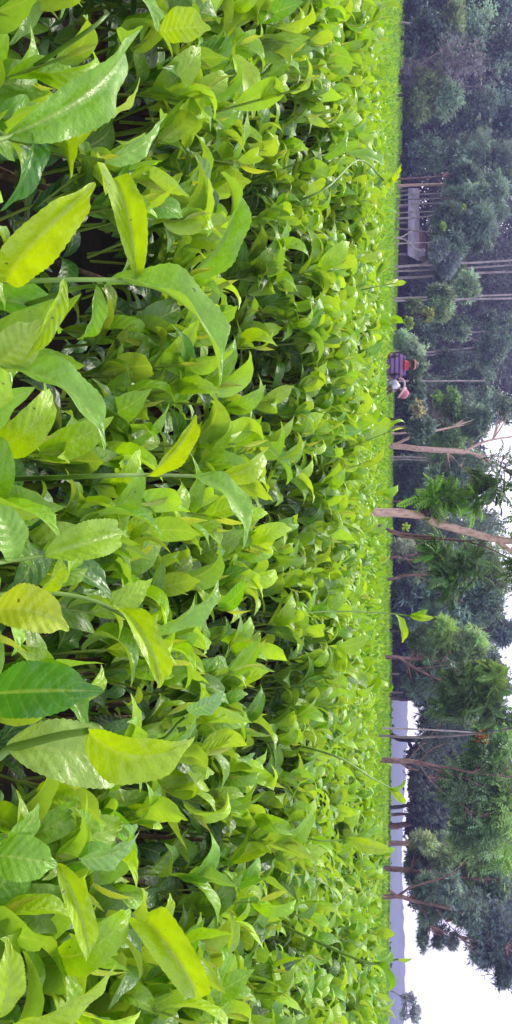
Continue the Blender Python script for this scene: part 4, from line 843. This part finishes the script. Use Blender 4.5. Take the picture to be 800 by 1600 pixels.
def fingers(js, es, w, d, sp, r=.009):
    """five short finger chains rooted in the palm"""
    w = np.array(w); d = nrm(np.array(d)); sp = nrm(np.array(sp))
    pal = len(js); js.append((*(w + d * .05), .026)); 
    for k, L in enumerate((.070, .078, .072, .058)):
        a = w + d * .085 + sp * (k - 1.5) * .021; i = len(js)
        js.append((*a, r)); js.append((*(a + d * L * .55 + np.array([0, 0, -.006])), r * .9)); js.append((*(a + d * L - np.array([0, 0, .02])), r * .75)); es += [(pal, i), (i, i + 1), (i + 1, i + 2)]
    a = w + d * .03 - sp * .035; i = len(js); js.append((*a, r)); js.append((*(a + d * .04 - sp * .02), r * .85)); es += [(pal, i), (i, i + 1)]
    return pal
# picker 1: standing, back to the camera, head turned a little left, both hands down in the tea
pc = P(600, 572, 17.0); R1 = np.array([pc[0], pc[1], 0])
p1 = thing('person', tuple(R1), 'person standing in the tea in blue and pink plaid shirt and red scarf', 'person', 'tea pickers')
J = [(0, 0, .90, .13), (0, 0, 1.05, (.135, .10)), (0, 0, 1.25, (.15, .10)), (0, .0, 1.36, .075), (-.01, .0, 1.43, .045), (-.02, .03, 1.50, .075), (-.02, .035, 1.57, .072),
     (-.17, 0, 1.31, .055), (-.22, .06, 1.12, .045), (-.19, .24, .99, .036), (-.17, .30, .985, .028),
     (.17, 0, 1.31, .055), (.21, .07, 1.11, .045), (.15, .26, 1.00, .036), (.13, .32, .99, .028),
     (-.09, 0, .82, .09), (-.10, .02, .47, .06), (-.10, 0, .09, .04), (-.10, .12, .04, .038), (.09, 0, .82, .09), (.10, .02, .47, .06), (.10, 0, .09, .04), (.10, .12, .04, .038)]
Ed = [(0, 1), (1, 2), (2, 3), (3, 4), (4, 5), (5, 6), (2, 7), (7, 8), (8, 9), (9, 10), (2, 11), (11, 12), (12, 13), (13, 14), (0, 15), (15, 16), (16, 17), (17, 18), (0, 19), (19, 20), (20, 21), (21, 22)]
k = fingers(J, Ed, J[10][:3], (.1, .9, -.25), (1, 0, 0)); Ed.append((10, k)); k = fingers(J, Ed, J[14][:3], (-.1, .9, -.25), (-1, 0, 0)); Ed.append((14, k))
skin_mesh('body', J, Ed, 'skin', p1)
# shirt: a fitted shell with sleeves
Js = [(0, 0, .93, (.185, .135)), (0, 0, 1.08, (.175, .125)), (0, 0, 1.24, (.185, .125)), (0, 0, 1.345, (.10, .085)), (-.165, 0, 1.315, .075), (-.215, .035, 1.20, .066), (-.228, .065, 1.10, .060), (.165, 0, 1.315, .075), (.21, .04, 1.20, .066), (.222, .075, 1.10, .060)]
skin_mesh('shirt', Js, [(0, 1), (1, 2), (2, 3), (2, 4), (4, 5), (5, 6), (2, 7), (7, 8), (8, 9)], 'plaid', p1)
skin_mesh('sleeve', [(-.228, .065, 1.11, .066), (-.225, .10, 1.06, .062), (-.205, .20, 1.01, .052)], [(0, 1), (1, 2)], 'sleeve_pink', p1)
skin_mesh('sleeve', [(.222, .075, 1.11, .066), (.212, .12, 1.06, .062), (.175, .22, 1.01, .052)], [(0, 1), (1, 2)], 'sleeve_pink', p1)
V, Q = lathe([(.20, .0), (.22, .25), (.25, .55), (.21, .74), (.17, .88)]); Solid().add(V * np.array([1, .8, 1]) + np.array([0, 0, .1]), Q).build('skirt', 'skirt', p1)
V, Q = lathe([(.10, .0), (.125, .02), (.10, .05), (.082, .08), (.075, .11), (.06, .11)]); Solid().add(V * np.array([1.15, 1, 1]) + np.array([-.005, 0, 1.335]), Q).build('scarf', 'scarf_red', p1)
ball('hair', (-.02, .02, 1.56), (.094, .105, .095), 'hair', p1, cut=.62)
V, Q = lathe([(.096, 0), (.112, .006), (.114, .034), (.100, .044)]); rotm = np.array(Matrix.Rotation(rad(-14), 3, 'X')); Solid().add((V @ rotm.T) * np.array([.98, 1.06, 1]) + np.array([-.02, .02, 1.535]), Q).build('headband', 'band_pink', p1)
for sx_ in (-1, 1): ball('ear', (-.02 + sx_ * .088, .03, 1.515), (.016, .024, .034), 'skin', p1, seg=10, rings=6)
def face(parent, c, f, s):
    """nose, eyes, mouth on the far side of a head centred at c facing f"""
    c = np.array(c); f = nrm(np.array(f, float)); s = nrm(np.array(s, float)); u = np.cross(s, f)
    ball('nose', c + f * .088 - u * .01, (.013, .022, .02), 'skin', parent, seg=8, rings=6)
    for k in (-1, 1): ball('eye', c + f * .078 + s * .03 * k + u * .012, (.012, .01, .009), 'white_cloth', parent, seg=8, rings=6)
    ball('mouth', c + f * .08 - u * .045, (.024, .010, .007), 'scarf_red', parent, seg=8, rings=6)
face(p1, (-.02, .03, 1.52), (-.3, 1, 0), (1, .3, 0))
# picker 2: bending to the right (down the photo), pink cap, white shirt, grey jacket hanging from the shoulder
pc = P(600, 598, 17.3); R2 = np.array([pc[0], pc[1], 0])
p2 = thing('person', tuple(R2), 'person bending over the tea in pink cap, white shirt and grey jacket', 'person', 'tea pickers')
J = [(-.12, 0, .86, .13), (-.04, 0, 1.0, (.13, .10)), (.07, .02, 1.17, (.15, .11)), (.14, .02, 1.23, .07), (.17, .02, 1.265, .045), (.215, .03, 1.30, .072), (.235, .04, 1.34, .065),
     (.10, -.15, 1.17, .052), (.17, -.17, .99, .042), (.30, -.10, .92, .034), (.35, -.08, .915, .026), (.10, .17, 1.17, .052), (.19, .19, .99, .042), (.33, .14, .93, .034), (.38, .12, .925, .026),
     (-.12, -.09, .80, .09), (-.06, -.10, .45, .06), (-.10, -.10, .09, .04), (.02, -.10, .04, .038), (-.12, .09, .80, .09), (-.06, .10, .45, .06), (-.10, .10, .09, .04), (.02, .10, .04, .038)]
Ed = [(0, 1), (1, 2), (2, 3), (3, 4), (4, 5), (5, 6), (2, 7), (7, 8), (8, 9), (9, 10), (2, 11), (11, 12), (12, 13), (13, 14), (0, 15), (15, 16), (16, 17), (17, 18), (0, 19), (19, 20), (20, 21), (21, 22)]
k = fingers(J, Ed, J[10][:3], (.95, .1, -.2), (0, -1, 0)); Ed.append((10, k)); k = fingers(J, Ed, J[14][:3], (.95, -.1, -.2), (0, 1, 0)); Ed.append((14, k))
skin_mesh('body', J, Ed, 'skin', p2)
skin_mesh('shirt', [(-.10, 0, .90, (.16, .15)), (-.03, 0, 1.03, (.15, .14)), (.06, .02, 1.17, (.15, .15)), (.125, .02, 1.225, .085), (.09, -.15, 1.17, .070), (.135, -.175, 1.07, .058), (.10, .17, 1.17, .070), (.14, .19, 1.07, .058)], [(0, 1), (1, 2), (2, 3), (2, 4), (4, 5), (2, 6), (6, 7)], 'white_cloth', p2)
skin_mesh('jacket', [(-.16, -.10, 1.25, (.05, .05)), (-.12, -.16, 1.17, (.085, .05)), (-.08, -.18, 1.05, (.11, .055)), (-.05, -.18, .93, (.12, .06)), (.04, -.17, .86, (.08, .05))], [(0, 1), (1, 2), (2, 3), (3, 4)], 'jacket_grey', p2)
V, Q = lathe([(.20, .0), (.22, .25), (.24, .55), (.20, .74), (.16, .84)]); Solid().add(V * np.array([1, .9, 1]) + np.array([-.1, 0, .08]), Q).build('skirt', 'skirt', p2)
# strap arching over the shoulder
Solid().tube([(-.07, -.14, 1.25), (-.04, -.14, 1.33), (.05, -.12, 1.365), (.14, -.10, 1.345), (.17, -.08, 1.28)], [.022, .022], seg=8, smooth=5).build('strap', 'cap_rim', p2)
capr = np.array(Matrix.Rotation(rad(38), 3, 'Y'))
V, Q = lathe([(.112, -.015), (.112, .02), (.104, .07), (.082, .105), (.045, .122), (.002, .126)]); Solid().add(V @ capr.T + np.array([.225, .03, 1.33]), Q).build('cap', 'cap_pink', p2)
V, Q = lathe([(.105, -.02), (.140, -.034), (.148, -.026), (.125, .008), (.113, .012)]); Solid().add(V @ capr.T + np.array([.225, .03, 1.33]), Q).build('cap_brim', 'cap_rim', p2)
face(p2, (.22, .03, 1.315), (.85, .3, -.4), (-.3, .85, 0))

# ------------------------------------------------------------------ haze
hz = Solid().box((0, 148, 19), (980, 426, 40))
ho = hz.build('haze', 'soil', smooth=False); tag(ho, 'thin bluish haze filling the air', 'haze', kind='stuff')
m = bpy.data.materials.new('haze'); m.use_nodes = True; t = m.node_tree; t.nodes.clear()
oo = t.nodes.new('ShaderNodeOutputMaterial'); pv = t.nodes.new('ShaderNodeVolumePrincipled')
pv.inputs['Color'].default_value = (.46, .42, 1.0, 1); pv.inputs['Density'].default_value = .0018; pv.inputs['Anisotropy'].default_value = .2
t.links.new(pv.outputs[0], oo.inputs['Volume']); ho.data.materials.clear(); ho.data.materials.append(m); MATS['haze'] = m
